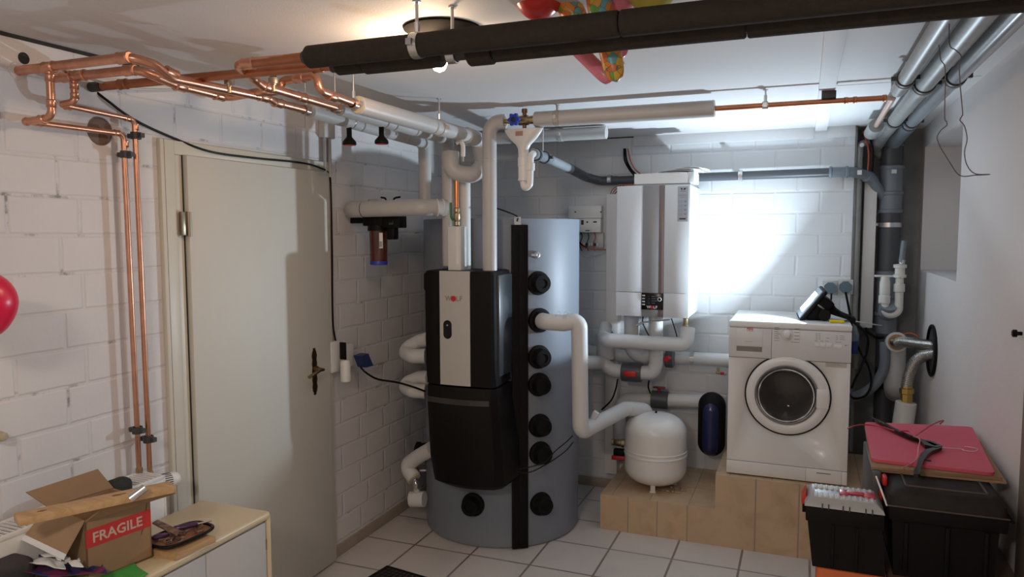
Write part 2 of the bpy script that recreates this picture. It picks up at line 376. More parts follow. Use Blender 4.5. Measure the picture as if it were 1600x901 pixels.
def tag(o, label, cat, group=None, kind=None):
    o['label'] = label; o['category'] = cat
    if group: o['group'] = group
    if kind: o['kind'] = kind
    return o
def struct(name, mb, m, sharp=35):
    mb.origin0 = True; o = mb.build(name, m, sharp=sharp); o['kind'] = 'structure'; return o
def dup(root, delta, label=None, group=None):
    r = root.copy(); C.objects.link(r); r.location = Vector(root.location)+Vector(delta)
    if label: r['label'] = label
    if group: r['group'] = group
    for ch in list(root.children):
        c = ch.copy(); C.objects.link(c); c.parent = r
        for g in ch.children:
            d = g.copy(); C.objects.link(d); d.parent = c
    return r
def duppart(src, delta):
    c = src.copy(); C.objects.link(c); c.parent = src.parent; c.location = Vector(src.location)+Vector(delta)
    for g in src.children:
        d = g.copy(); C.objects.link(d); d.parent = c
    return c
def text_mesh(name, s, size, origin, xdir, zdir, m, parent, ext=0.0006, align='CENTER', bold=0.0):
    cu = bpy.data.curves.new('t', 'FONT'); cu.body = s; cu.size = size; cu.extrude = ext; cu.align_x = align; cu.align_y = 'CENTER'; cu.offset = bold; cu.resolution_u = 2
    to = bpy.data.objects.new('t', cu); C.objects.link(to)
    bpy.context.view_layer.update()
    me = bpy.data.meshes.new_from_object(to.evaluated_get(bpy.context.evaluated_depsgraph_get()))
    bpy.data.objects.remove(to)
    xd = Vector(xdir).normalized(); zd = Vector(zdir).normalized(); nd = xd.cross(zd)
    off = Vector(origin)-(world_of(parent) if parent is not None else Vector((0, 0, 0)))
    for v in me.vertices: v.co = off + xd*v.co.x + zd*v.co.y + nd*v.co.z
    me.name = name; me.materials.clear(); me.materials.append(m)
    o = bpy.data.objects.new(name, me); C.objects.link(o)
    if parent is not None: o.parent = parent
    return o
def RZ(a): return Matrix.Rotation(a, 3, 'Z')
def RX(a): return Matrix.Rotation(a, 3, 'X')
def RY(a): return Matrix.Rotation(a, 3, 'Y')

# ================================================================== THE ROOM
XL, YB, XR, ZC = -2.25, 4.70, 0.63, 2.305
YN = -1.6          # open end of the room behind the photographer
struct('floor', MB().box((XL-0.3, YN, -0.1), (XR+0.5, 5.3, 0)), M_floor)
struct('ceiling', MB().box((XL-0.3, YN, ZC), (XR+0.5, 5.3, ZC+0.12)), M_ceil)
struct('wall_left', MB().box((XL-0.3, YN, 0), (XL, 5.3, ZC-0.004)), M_left)
struct('wall_back', MB().box((XL, YB, 0), (0.25, 5.0, ZC)), M_back)
struct('wall_alcove', MB().box((XL, 5.0, 0), (XR+0.5, 5.3, ZC)).box((0.25, YB+0.012, 0), (0.262, 5.0, ZC)), M_concrete)
ny0, ny1, nz0, nz1 = 3.78, 4.89, 1.478, 2.186
m = MB()
m.box((XR, YN, 0), (XR+0.4, ny0, ZC)).box((XR, ny1, 0), (XR+0.4, 5.0, ZC)).box((XR, ny0, 0), (XR+0.4, ny1, nz0)).box((XR, ny0, nz1), (XR+0.4, ny1, ZC)).box((XR+0.3, ny0, nz0), (XR+0.4, ny1, nz1))
struct('wall_right', m, M_plaster)
# brown frame strip standing at the near end of the right wall
struct('trim_1', MB().box((XR-0.012, 2.30, 0.60), (XR, 2.585, 2.1), 0.003), mat('brown_trim', (0.20, 0.15, 0.12), 0.6))
# ceiling batten, panel seam, strip along the back wall
struct('trim_2', MB().box((0.035, YN, ZC-0.022), (0.098, 4.685, ZC), 0.002), M_ceil)
struct('trim_3', MB().box((-1.03, 4.684, 2.243), (0.028, 4.70, ZC), 0.001).box((0.105, 4.684, 2.243), (0.25, 4.70, ZC), 0.001), M_ceil)
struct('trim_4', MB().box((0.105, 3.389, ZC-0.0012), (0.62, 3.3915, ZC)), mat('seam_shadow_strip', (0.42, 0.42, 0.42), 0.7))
struct('shadow_gap_strip', MB().box((XL, 0.8, ZC-0.012), (XL+0.004, 2.02, ZC)).box((XL, 4.690, ZC-0.006), (-1.03, 4.70, ZC)), M_gap)  # dark strips stand in for the shadow gap where walls meet ceiling
# door in the left wall
dy0, dy1, dz1 = 2.185, 3.085, 2.0
fr = MB()
fr.box((XL, 2.085, 0), (XL+0.02, 2.150, 2.052), 0.002).box((XL, 2.150, 0), (XL+0.012, 2.196, 2.0), 0.001)
fr.box((XL, 2.1505, 2.0005), (XL+0.0195, 3.0845, 2.0515), 0.001).box((XL, 3.085, 0), (XL+0.02, 3.125, 2.052), 0.002)
d1 = struct('door_1', MB().box((XL, dy0+0.0115, 0.008), (XL+0.034, dy1, dz1), 0.003), M_cream)
o = fr.build('door_frame', M_creamf, d1)
MB().box((XL+0.0005, 2.1500, 0), (XL+0.0126, 2.1525, 2.0)).box((XL+0.0005, 2.189, 0), (XL+0.0128, 2.1955, 2.0)).box((XL+0.0, 2.101, 0), (XL+0.0204, 2.1025, 2.052)).build('frame_gap', M_gap, d1)
hz = at(278, 349, x=XL+0.03)
for zc in (hz.z, 0.35):
    h = MB(); h.cyl((XL+0.04, dy0+0.005, zc-0.05), (XL+0.04, dy0+0.005, zc+0.045), 0.008).cyl((XL+0.04, dy0+0.005, zc-0.002), (XL+0.04, dy0+0.005, zc+0.001), 0.009)
    h.box((XL+0.02, dy0-0.025, zc-0.045), (XL+0.036, dy0+0.005, zc+0.045), 0.002); h.build('hinge', mat('hinge_steel', (0.35, 0.30, 0.22), 0.35, 0.9), d1)
hp = at(491, 580, x=XL+0.034); hy, hzc = hp.y, hp.z
e = MB(); pr = []
for k in range(25):
    t = k/24; zz = -0.115+0.23*t; wv = 0.018*(0.75+0.25*math.cos(t*PI*6)**2) if 0.06 < t < 0.94 else 0.007
    pr.append((wv, zz))
poly = [(XL+0.034, hy-a, hzc+b) for a, b in pr]+[(XL+0.034, hy+a, hzc+b) for a, b in pr[::-1]]
e.prism(poly, (0.005, 0, 0)); e.build('door_plate', M_antique, d1)
e = MB(); e.tube(spline([(XL+0.036, hy+0.004, hzc+0.012), (XL+0.085, hy+0.004, hzc+0.012), (XL+0.09, hy-0.03, hzc+0.014), (XL+0.088, hy-0.075, hzc+0.004), (XL+0.086, hy-0.11, hzc-0.006)], 8), 0.008, 12)
e.cyl((XL+0.036, hy+0.004, hzc+0.012), (XL+0.05, hy+0.004, hzc+0.012), 0.015); e.build('door_handle', mat('worn_brass', (0.34, 0.24, 0.12), 0.3, 1.0), d1)
# skirtings
struct('baseboard_left', MB().box((XL, 3.125, 0), (XL+0.010, 4.70, 0.062), 0.001), M_skirt)
struct('baseboard_back', MB().box((XL, 4.690, 0), (-1.057, 4.70, 0.062), 0.001), M_skirt)

# tiled plinth under the washing machine and vessel
pl = thing('tiled_plinth', 'two-level plinth clad in tan tiles under the washing machine and white vessel', 'plinth', (-0.7, 4.3, 0))
SX0, SX1, SY, SZ1, SZ2 = -1.056, -0.418, 4.02, 0.203, 0.394
MB().box((SX0, SY+0.006, 0), (SX1, 4.70, SZ1)).build('lower_step', M_step, pl)
MB().box((SX0, SY, 0), (SX1, SY+0.006, SZ1)).build('front_tiles', M_stepf, pl)
MB().box((SX1, SY+0.006, 0), (0.42, 4.70, SZ2)).build('upper_step', M_step, pl)
MB().box((SX1, SY, 0), (0.42, SY+0.006, SZ2)).build('front_tiles', M_stepf2, pl)
for o_ in pl.children:   # tile coordinates are room coordinates
    for v in o_.data.vertices: v.co += Vector(pl.location)
pl.location = (0, 0, 0)

# ================================================================== PIPES
def pipe_clamp(name_parent, c, d, r, hang=None, m=None, rod_r=0.004, ceil=ZC):
    """steel pipe ring with rubber lining and two screw lugs; hang = ceiling rod"""
    c = Vector(c); u, w_, d = frame(d)
    k = MB(); k.lathe(c-d*0.012, d, [(r+0.001, 0), (r+0.005, 0), (r+0.005, 0.024), (r+0.001, 0.024)], 24, caps=False)
    k.obox(c+u*(r+0.012), (0.016, 0.016, 0.016)).obox(c-u*(r+0.012), (0.016, 0.016, 0.016))
    o = k.build('pipe_clamp', m or M_steel, name_parent)
    if hang:
        k = MB(); top = Vector((c.x, c.y, ceil)); k.cyl(c+Vector((0, 0, r+0.003)), top, rod_r, 10)
        k.cyl(c+Vector((0, 0, r+0.003)), c+Vector((0, 0, r+0.03)), rod_r*1.8, 8).lathe(top-Vector((0, 0, 0.004)), (0, 0, 1), [(0.011, 0), (0.011, 0.004)], 16)
        k.build('hanger_rod', M_steel, name_parent)
    return o
def fittings(pts_dirs, r, m, parent, L=0.022, name='solder_fitting'):
    for p, d in pts_dirs:
        k = MB(); p = Vector(p); d = Vector(d).normalized()
        k.lathe(p-d*L, d, [(r*1.02, 0), (r*1.26, 0.003), (r*1.16, 0.007), (r*1.16, 2*L-0.007), (r*1.26, 2*L-0.003), (r*1.02, 2*L)], 20)
        k.build(name, m, parent)

ZP = 2.197; RC = 0.0142
# --- copper run from the wall, joins the grey run nearest the wall
t = thing('copper_pipe_run', 'copper pipe that leaves the left wall nearest the camera, with a branch dropping down', 'pipe', (-2.25, 1.575, ZP))
xa = -1.765
A0 = at(268, 122, x=xa); A1 = at(420, 150, x=xa)
path = [(-2.27, 1.575, ZP), (xa-0.03, 1.582, ZP+0.004), (xa, 1.64, ZP-0.008), A0, (xa, A1.y, 2.173), (xa-0.01, A1.y+0.035, 2.168), (-1.782, 2.40, 2.168)]
MB().tube(fillet(path, 0.05, 10), RC, 20).build('copper_tube', M_copper, t)
fittings([((-2.112, 1.576, ZP), (1, 0, 0)), ((xa-0.05, 1.581, ZP+0.003), (1, 0, 0)), ((xa, 1.70, ZP-0.022), (0, 1, -.2)), ((xa, A1.y-0.03, 2.173), (0, 1, 0)), ((xa-0.012, A1.y+0.06, 2.168), (0, 1, 0))], RC, M_copper, t)
rb = 0.009
b1 = [(-2.112, 1.576, ZP), (-2.112, 1.576, 2.048), (-2.20, 1.560, 2.040), (-2.205, 1.905, 2.045), (-2.205, 1.912, 0.845)]
MB().tube(fillet([b1[0], b1[1], b1[2]], 0.028, 8)[:-1]+[b1[2]], 0.0115, 18).build('branch_tube', M_copper, t)
MB().tube(fillet(b1[2:], 0.022, 8), rb, 18).build('riser_tube', M_copper, t)
MB().ell(b1[2], 0.0135).build('elbow', M_copper, t)
fittings([((-2.112, 1.576, 2.165), (0, 0, 1)), ((-2.112, 1.576, 2.09), (0, 0, 1)), ((-2.145, 1.569, 2.044), (1, 0.1, 0))], 0.0115, M_copper, t, 0.012)
fittings([((-2.205, 1.60, 2.041), (0, 1, 0)), ((-2.205, 1.878, 2.045), (0, 1, 0)), ((-2.205, 1.912, 2.012), (0, 0, 1))], rb, M_copper, t, 0.012)
for zc in (1.975, 1.0): pipe_clamp(t, (-2.205, 1.912, zc), (0, 0, 1), 0.013, m=M_clampb); MB().cyl((-2.25, 1.912, zc), (-2.218, 1.912, zc), 0.004, 8).build('clamp_screw', M_steel, t)
# --- second copper run, looping over to the thick grey run
t = thing('copper_pipe_run', 'copper pipe second out of the left wall, looping over to the thick grey run', 'pipe', (-2.25, 1.692, ZP))
xb = -1.885
B0 = at(285, 137, x=xb); B1 = at(350, 151, x=xb)
path = [(-2.27, 1.692, ZP), (xb-0.01, 1.697, ZP), (xb, 1.76, ZP-0.012), (xb, 1.84, 2.174), (xb, 2.06, 2.172), (-1.735, 2.05, 2.180), (-1.730, 2.14, 2.196), (-1.725, 2.155, 2.236), (-1.56, 2.13, 2.236), (-1.55, 2.125, 2.185), (-1.553, 2.40, 2.173)]
MB().tube(fillet(path, 0.035, 10), RC, 20).build('copper_tube', M_copper, t)
fittings([((-2.188, 1.692, ZP), (1, 0, 0)), ((-2.13, 1.692, ZP), (1, 0, 0)), ((xb-0.04, 1.697, ZP), (1, 0, 0)), ((xb, 1.85, 2.174), (0, 1, 0)), ((xb, 2.02, 2.172), (0, 1, 0)), ((-1.552, 2.20, 2.178), (0, 1, 0)), ((-1.64, 2.142, 2.236), (1, -.1, 0))], RC, M_copper, t)
b2 = [(-2.160, 1.692, ZP), (-2.160, 1.692, 2.118), (-2.195, 1.672, 2.108), (-2.205, 1.675, 2.106), (-2.205, 1.953, 2.100), (-2.205, 1.957, 0.845)]
MB().tube(fillet(b2[:3], 0.02, 8), 0.011, 18).build('branch_tube', M_copper, t)
MB().tube(fillet([b2[2]]+b2[4:], 0.022, 8), rb, 18).build('riser_tube', M_copper, t)
fittings([((-2.160, 1.692, 2.165), (0, 0, 1)), ((-2.160, 1.692, 2.135), (0, 0, 1))], 0.011, M_copper, t, 0.010)
fittings([((-2.204, 1.70, 2.106), (0, 1, 0)), ((-2.205, 1.925, 2.100), (0, 1, 0)), ((-2.205, 1.957, 2.075), (0, 0, 1))], rb, M_copper, t, 0.012)
for zc in (2.045, 0.955): pipe_clamp(t, (-2.205, 1.957, zc), (0, 0, 1), 0.013, m=M_clampb); MB().cyl((-2.25, 1.957, zc), (-2.218, 1.957, zc), 0.004, 8).build('clamp_screw', M_steel, t)
MB().cyl((-2.205, 1.912, 0.845), (-2.205, 1.912, 0.862), 0.012, 6).build('compression_nut', M_brass, t)
# --- far copper pipe becoming the rear black foam pipe
yB, yA, zB = 1.822, 1.745, 2.180
t = thing('foam_insulated_pipe', 'lower of the two black foam wrapped ceiling pipes, bare copper towards the left wall', 'pipe', (-2.25, yB, zB))
MB().cyl((-2.27, yB, ZP-0.005), (-1.28, yB, zB+0.003), RC, 20).build('copper_tube', M_copperd, t)
fittings([((-2.10, yB, ZP-0.006), (1, 0, 0)), ((-1.33, yB, zB+0.003), (1, 0, 0)), ((-1.27, yB, zB+0.003), (1, 0, 0))], RC, M_copperd, t, 0.018)
MB().lathe((-2.245, yB, ZP-0.005), (1, 0, 0), [(0.0165, 0), (0.0165, 0.05), (0.015, 0.05)], 20).build('dark_sleeve', mat('dark_iron', (0.05, 0.04, 0.04), 0.6), t)
RF = 0.031
def foam(parent, segs, y, z, r):
    for a, b, rr in segs:
        MB().lathe((a, y, z), (1, 0, 0), [(rr-0.012, 0), (rr-0.003, 0), (rr, 0.004), (rr, b-a-0.004), (rr-0.003, b-a), (rr-0.012, b-a)], 28).build('foam_sleeve', M_foam, parent)
MB().cyl((-1.28, yB, zB), (1.1, yB, zB), 0.018, 16).build('inner_pipe', mat('dark_iron', (0.05, 0.04, 0.04), 0.6), t)
foam(t, [(-1.262, -1.17, RF*0.86), (-1.17, -0.925, RF), (-0.845, -0.775, RF*1.16), (-0.772, -0.14, RF), (-0.137, 0.62, RF)], yB, zB, RF)
pipe_clamp(t, (-0.895, yB, zB), (1, 0, 0), 0.020, hang=True, rod_r=0.0045)
# --- front black foam pipe
t = thing('foam_insulated_pipe', 'upper of the two black foam wrapped ceiling pipes, copper end bending away at the left', 'pipe', (-0.94, yA, 2.2))
zA = 2.192
MB().cyl((-1.32, yA, zA), (1.1, yA, zA), 0.018, 16).build('inner_pipe', mat('dark_iron', (0.05, 0.04, 0.04), 0.6), t)
foam(t, [(-1.305, -0.965, RF), (-0.955, -0.42, RF), (-0.417, 0.60, RF)], yA, zA, RF)
pipe_clamp(t, (-0.960, yA, zA), (1, 0, 0), 0.029, hang=True, rod_r=0.0045)
path = [(-1.30, yA, zA), (-1.50, yA, zA+0.002), (-1.565, yA+0.01, zA+0.002), (-1.60, yA+0.08, 2.192), (-1.628, 1.93, 2.172), (-1.648, 2.40, 2.170)]
MB().tube(fillet(path, [0, 0.03, 0.05, 0.05, 0.05, 0], 10), RC, 20).build('copper_tube', M_copper, t)
MB().cyl((-1.30, yA, zA), (-1.505, yA, zA), RC+0.0006, 20).build('dark_copper_tube', M_copperd, t)
fittings([((-1.515, yA, zA), (1, 0, 0)), ((-1.600, yA+0.10, 2.190), (-.12, 1, -.1)), ((-1.630, 1.96, 2.172), (0, 1, 0)), ((-1.638, 2.145, 2.171), (0, 1, 0))], RC, M_copper, t)
# --- automatic air vents
for i, (u, v, y, lab) in enumerate([(358, 127, 1.86, 'small brass air vent above the copper pipes, left one of two'), (427, 125, 1.93, 'small brass air vent with a black cap beside the copper loop')]):
    p = at(u, v, y=y); k = thing('air_vent', lab, 'air vent', (p.x, p.y, p.z-0.012))
    MB().lathe((p.x, p.y, p.z-0.016), (0, 0, 1), [(0.010, 0), (0.010, 0.004), (0.0155, 0.005), (0.0155, 0.020), (0.013, 0.024)], 18).build('vent_body', mat('dull_nickel', (0.46, 0.40, 0.33), 0.4, 0.9), k)
    MB().lathe((p.x, p.y, p.z+0.008), (0, 0, 1), [(0.010, 0), (0.010, 0.009), (0.008, 0.011)], 14).build('vent_cap', M_black if i else M_brass, k)
    MB().cyl((p.x, p.y, p.z-0.035), (p.x, p.y, p.z-0.014), 0.006, 12).build('vent_stem', M_brass, k)

# --- the three grey insulated runs
def run3(label, x0, x1, z, y0, y1, r, rods, cuts, loc, down=None):
    t = thing('insulated_pipe_run', label, 'pipe', loc)
    f = lambda y: x0+(x1-x0)*(y-y0)/(y1-y0)
    ys = [y0]+cuts+[y1]
    for a, b in zip(ys, ys[1:]):
        A, B = Vector((f(a+0.003), a+0.003, z)), Vector((f(b-0.003), b-0.003, z)); L = (B-A).length
        MB().lathe(A, B-A, [(0.016, 0), (r-0.003, 0), (r, 0.003), (r, L-0.003), (r-0.003, L), (0.016, L)], 30).build('insulation', M_ins, t)
    MB().cyl((f(y0)+0, y0-0.02, z), (f(y1), y1, z), 0.015, 16).build('inner_pipe', M_copper, t)
    MB().lathe((f(y0), y0-0.001, z), (0, 1, 0), [(0.014, 0), (r-0.004, 0), (r-0.004, 0.003), (0.014, 0.003)], 24).build('cut_end', M_insface, t)
    pipe_clamp(t, (f(y0), y0-0.022, z), (0, 1, 0), 0.0155, hang=True)
    for y in rods: pipe_clamp(t, (f(y), y, z), (0, 1, 0), r-0.001, hang=True, m=M_tape)
    return t
R3 = 0.034; R2 = 0.026
def deeper(t, name, m, path, r, bend): return MB().tube(fillet(path, bend, 10), r, 24).build(name, m, t)
t = run3('thick grey insulated ceiling pipe of the three side by side, ending in a U-bend', -1.553, -1.553, 2.173, 2.36, 3.30, R3, [], [2.95], (-1.553, 2.36, 2.17))
pipe_clamp(t, (-1.553, 3.02, 2.173), (0, 1, 0), R3-0.001, hang=True, m=M_tape)
MB().torus((-1.553, 3.30, 2.173), (0, 1, 0), R3-0.001, 0.003, 28, 8).build('end_ring', M_white, t)
deeper(t, 'u_bend', M_ins, [(-1.553, 3.305, 2.173), (-1.545, 3.44, 2.165), (-1.53, 3.46, 2.04), (-1.555, 3.38, 1.985), (-1.645, 3.32, 2.00), (-1.650, 3.33, 2.10)], 0.041, 0.05)
t = run3('middle of the three grey insulated ceiling pipes, with a black valve hanging under it', -1.655, -1.70, 2.170, 2.39, 3.38, R2, [], [2.74, 2.82, 3.02, 3.22, 3.30], (-1.655, 2.39, 2.17))
def hang_valve(parent, x, y, z):
    k = MB().lathe((x, y, z-0.02), (0, 0, -1), [(0.009, -0.02), (0.011, 0), (0.011, 0.045), (0.014, 0.05), (0.028, 0.066), (0.030, 0.078), (0.026, 0.080)], 20).build('valve_handle', M_black, parent)
    MB().lathe((x, y, z-0.1005), (0, 0, -1), [(0.02, 0), (0.027, 0.001)], 20).build('red_ring', M_red, k)
    MB().cyl((x, y-0.03, z), (x, y+0.03, z), 0.021, 20).build('valve_body', M_brass, parent)
hang_valve(t, -1.672, 2.72, 2.175)
deeper(t, 'down_leg', M_ins, [(-1.70, 3.37, 2.17), (-1.703, 3.405, 2.165), (-1.703, 3.405, 1.53)], 0.033, 0.02)
t = run3('leftmost of the three grey insulated ceiling pipes, with a black valve under it', -1.782, -1.872, 2.168, 2.38, 3.44, R2, [], [2.70, 2.78, 3.02, 3.22], (-1.782, 2.38, 2.17))
hang_valve(t, -1.765-0.04, 2.68, 2.172)
deeper(t, 'down_leg', M_ins, [(-1.872, 3.44, 2.165), (-1.875, 3.475, 2.165), (-1.875, 3.475, 1.835)], 0.034, 0.02)

# --- filter feed pipe and water filter
t = thing('insulated_feed_pipe', 'short grey insulated pipe leaving the left wall horizontally above the water filter', 'pipe', (-2.2, 3.27, 1.82))
yf, zf = 3.27, 1.822
deeper(t, 'insulation', M_ins, [(-2.235, yf+0.05, zf), (-2.185, yf, zf), (-1.79, yf, zf+0.004), (-1.765, yf+0.035, zf+0.005), (-1.735, yf+0.075, zf+0.004), (-1.705, yf+0.11, zf+0.003)], 0.042, 0.045)
for q in (0.055, 0.085): MB().torus((-1.745+q*0.8-0.03, yf+0.03+q*0.55, zf+0.004), (0.75, 0.65, 0), 0.0415, 0.0035, 28, 8).build('white_ring', M_white, t)
MB().lathe((-2.125, yf, zf), (1, 0, 0), [(0.0422, 0), (0.0427, 0.004)], 28).build('joint_line', M_gap, t)
t = thing('water_filter', 'water filter with dark amber bowl and black head on the left wall', 'water filter', (-2.12, 3.35, 1.55))
cx, cy = -2.085, 3.345
MB().box((cx-0.065, cy-0.05, 1.735), (cx+0.055, cy+0.055, 1.785), 0.008).cyl((cx, cy, 1.71), (cx, cy, 1.74), 0.055, 28).box((cx+0.05, cy-0.045, 1.725), (cx+0.155, cy+0.03, 1.79), 0.005).box((cx+0.07, cy-0.035, 1.665), (cx+0.115, cy+0.015, 1.73), 0.006).box((cx-0.16, cy-0.02, 1.75), (cx-0.06, cy+0.02, 1.78), 0.004).build('filter_head', M_black, t)
MB().lathe((cx, cy, 1.535), (0, 0, 1), [(0.040, 0), (0.0445, 0.006), (0.0455, 0.03), (0.047, 0.18)], 32).build('filter_bowl', M_amber, t)
MB().lathe((cx, cy, 1.532), (0, 0, 1), [(0.041, 0), (0.0455, 0.002), (0.046, 0.018), (0.0455, 0.020)], 32).build('blue_ring', M_blue, t)
MB().box((cx+0.032, cy-0.042, 1.62), (cx+0.05, cy-0.040, 1.70), rot=RZ(0.6)).build('label', M_paper, t)
for k in range(5): MB().box((cx+0.034, cy-0.0435, 1.628+k*0.006), (cx+0.047, cy-0.0425, 1.631+k*0.006), rot=RZ(0.6)).build('label_print', M_text, t)
MB().box((cx+0.093, cy-0.0462, 1.742), (cx+0.101, cy-0.0452, 1.752)).box((cx+0.104, cy-0.0462, 1.742), (cx+0.112, cy-0.0452, 1.752)).box((cx+0.115, cy-0.0462, 1.742), (cx+0.118, cy-0.0452, 1.760)).build('head_print', mat('dim_green_print', (0.04, 0.09, 0.06), 0.5), t)
MB().lathe((cx-0.03, cy, 1.785), (0, 0, 1), [(0.026, 0), (0.026, 0.085), (0.024, 0.09)], 20).build('vent_bell', M_clearp, t)
for sx in (0.03, 0.10):
    MB().tube(spline([(cx+sx, cy+0.01, 1.79), (cx+sx+(0.02 if sx < 0.05 else -0.005), cy, 1.87), (cx+sx-0.01 if sx < 0.05 else cx+sx+0.035, cy, 1.885)], 6), 0.005, 8).build('lever', M_black, t)

# --- risers above the station
UNITZ = 1.512
t = thing('tall_insulated_riser', 'tall grey insulated riser beside the brass valve, standing on the black station', 'pipe', (-1.44, 3.38, 1.5))
yc, zc = 3.375, 2.240
xr = at(765, 300, y=yc).x
deeper(t, 'insulation', M_ins, [(xr, yc, UNITZ), (xr, yc, zc), (xr+0.085, yc, zc)], 0.036, 0.06)
for zz in (2.05, 2.062): MB().torus((xr, yc, zz), (0, 0, 1), 0.0362, 0.0012, 28, 6).build('tape_line', M_tape, t)
t = thing('bare_copper_riser', 'short copper riser with green lever valve above the black station', 'pipe', (-1.62, 3.36, 1.5))
xg = at(713.5, 310, y=3.34).x
MB().cyl((xg, 3.34, 1.80), (xg, 3.34, 2.0), 0.011, 18).build('copper_tube', mat('bright_orange_copper', (0.80, 0.30, 0.12), 0.3, 1.0), t)
MB().lathe((xg, 3.34, 1.735), (0, 0, 1), [(0.012, 0), (0.015, 0.002), (0.015, 0.02), (0.011, 0.024), (0.017, 0.035), (0.017, 0.06), (0.012, 0.066), (0.016, 0.07), (0.016, 0.085), (0.012, 0.09)], 20).build('brass_valve', M_brass, t)
MB().tube(spline([(xg-0.012, 3.33, 1.76), (xg-0.022, 3.322, 1.78), (xg-0.024, 3.322, 1.85)], 6), 0.006, 10).build('green_lever', M_green, t)
MB().box((xg-0.032, 3.30, UNITZ), (xg+0.040, 3.372, 1.732), 0.004).build('square_insulation', M_insl, t)
MB().box((xg+0.0145, 3.2985, 1.545), (xg+0.030, 3.2995, 1.73)).build('white_strip', M_white, t)
t = thing('insulated_riser', 'grey insulated riser standing behind the copper riser with green lever', 'pipe', (-1.6, 3.45, 1.5))
xh = at(727, 340, y=3.45).x
MB().cyl((xh, 3.445, UNITZ), (xh, 3.445, 2.0), 0.030, 24).build('insulation', M_insl, t)
t = thing('air_valve', 'small white vent valve hanging in the U-bend of the thick grey pipe', 'valve', at(722, 230, y=3.30))
p = at(722, 228, y=3.26)
MB().tube(spline([p+Vector((-0.03, 0, 0.015)), p+Vector((-0.01, 0, 0.022)), p+Vector((0.004, 0, 0.0)), p+Vector((0.004, 0, -0.05))], 6), 0.011, 12).build('vent_elbow', M_white, t)
MB().cyl(p+Vector((0.004, 0, -0.075)), p+Vector((0.004, 0, -0.05)), 0.006, 10).build('vent_tip', M_steel, t)

# --- cold water line
t = thing('cold_water_pipe', 'horizontal grey insulated water pipe under the ceiling ending in bare copper at the right', 'pipe', (-0.8, yc, zc-0.05))
x0 = at(836, 185, y=yc).x; x1 = at(871, 185, y=yc).x; x2 = at(1117, 169, y=yc).x; x3 = at(1396, 150, y=yc).x
for a, b in ((x0, x1-0.012), (x1+0.012, x2)):
    MB().lathe((a, yc, zc), (1, 0, 0), [(0.014, 0), (0.034, 0), (0.037, 0.003), (0.037, b-a-0.003), (0.034, b-a), (0.014, b-a)], 30).build('insulation', M_ins, t)
MB().cyl((x0, yc, zc), (x3-0.03, yc, zc), 0.0115, 18).build('copper_tube', M_copperd, t)
pipe_clamp(t, (x1, yc, zc), (1, 0, 0), 0.033, hang=True, m=M_tape)
xk = at(1196, 157, y=yc).x; pipe_clamp(t, (xk, yc, zc), (1, 0, 0), 0.013, hang=True)
fittings([((at(1322, 155, y=yc).x, yc, zc), (1, 0, 0)), ((at(1336, 155, y=yc).x, yc, zc), (1, 0, 0)), ((at(1382, 151, y=yc).x, yc, zc), (1, 0, 0))], 0.0115, M_copperd, t, 0.008)
MB().tube(fillet([(x3-0.03, yc, zc), (x3, yc, zc), (x3, 3.6, zc-0.002), (x3+0.0, 4.15, zc-0.01)], 0.02, 8), 0.0115, 18).build('corner_tube', mat('pale_copper', (0.62, 0.45, 0.38), 0.4, 0.6), t)
MB().lathe((x3, 4.15, zc-0.01), (0, 1, 0), [(0.012, 0), (0.034, 0), (0.036, 0.01), (0.036, 0.30)], 24).build('grey_sleeve', M_oldpipe, t)
bx = at(1295, 150, y=yc).x
MB().box((bx-0.028, yc-0.012, zc+0.012), (bx+0.028, yc+0.012, zc+0.043), 0.002).build('spacer_block', M_clampb, t)
# --- brass valve with blue wheel
t = thing('blue_wheel_valve', 'brass shut-off valve with blue handwheel on the water pipe above the white funnel', 'valve', (-1.3, yc, zc-0.03))
xv = at(816, 188, y=yc).x; xe = xr+0.085
MB().lathe((xe-0.005, yc, zc), (1, 0, 0), [(0.022, 0), (0.022, 0.006), (0.012, 0.008), (0.013, 0.03), (0.017, 0.031), (0.017, 0.045), (0.012, 0.048), (0.012, 0.06), (0.019, 0.065), (0.019, xv-xe-0.015), (0.024, xv-xe-0.01), (0.024, xv-xe+0.035), (0.013, xv-xe+0.05), (0.013, x0-xe-0.02), (0.020, x0-xe-0.018), (0.020, x0-xe+0.005)], 20).build('valve_body', M_brass, t)
MB().cyl((xv+0.012, yc, zc-0.052), (xv+0.012, yc, zc+0.052), 0.010, 14).cyl((xv+0.012, yc, zc+0.036), (xv+0.012, yc, zc+0.054), 0.014, 14).cyl((xv+0.012, yc, zc-0.056), (xv+0.012, yc, zc-0.04), 0.013, 14).build('drain_plugs', mat('dull_bronze', (0.20, 0.11, 0.06), 0.4, 0.8), t)
MB().cyl((xv-0.005, yc-0.01, zc), (xv-0.012, yc-0.075, zc-0.008), 0.008, 12).build('spindle', M_brass, t)
wd = Vector((-0.12, -1, -0.1)).normalized(); wc = Vector((xv-0.012, yc-0.078, zc-0.006)); wu, ww, _ = frame(wd)
k = MB(); A = [k.bm.verts.new(wc-wd*0.008+wu*math.cos(a)*rr+ww*math.sin(a)*rr) for a, rr in [(2*PI*i/48, 0.0275+0.0045*math.cos(6*2*PI*i/48)) for i in range(48)]]
B = [k.bm.verts.new(wc+wd*0.008+wu*math.cos(a)*rr+ww*math.sin(a)*rr) for a, rr in [(2*PI*i/48, 0.0275+0.0045*math.cos(6*2*PI*i/48)) for i in range(48)]]
k.bridge(A, B); k.face(A[::-1]); k.face(B); k.build('handwheel', M_blue, t)
MB().lathe(wc+wd*0.007, wd, [(0.013, 0), (0.013, 0.004), (0.010, 0.005)], 20).build('wheel_cap', mat('dark_blue_cap', (0.01, 0.012, 0.06), 0.35), t)

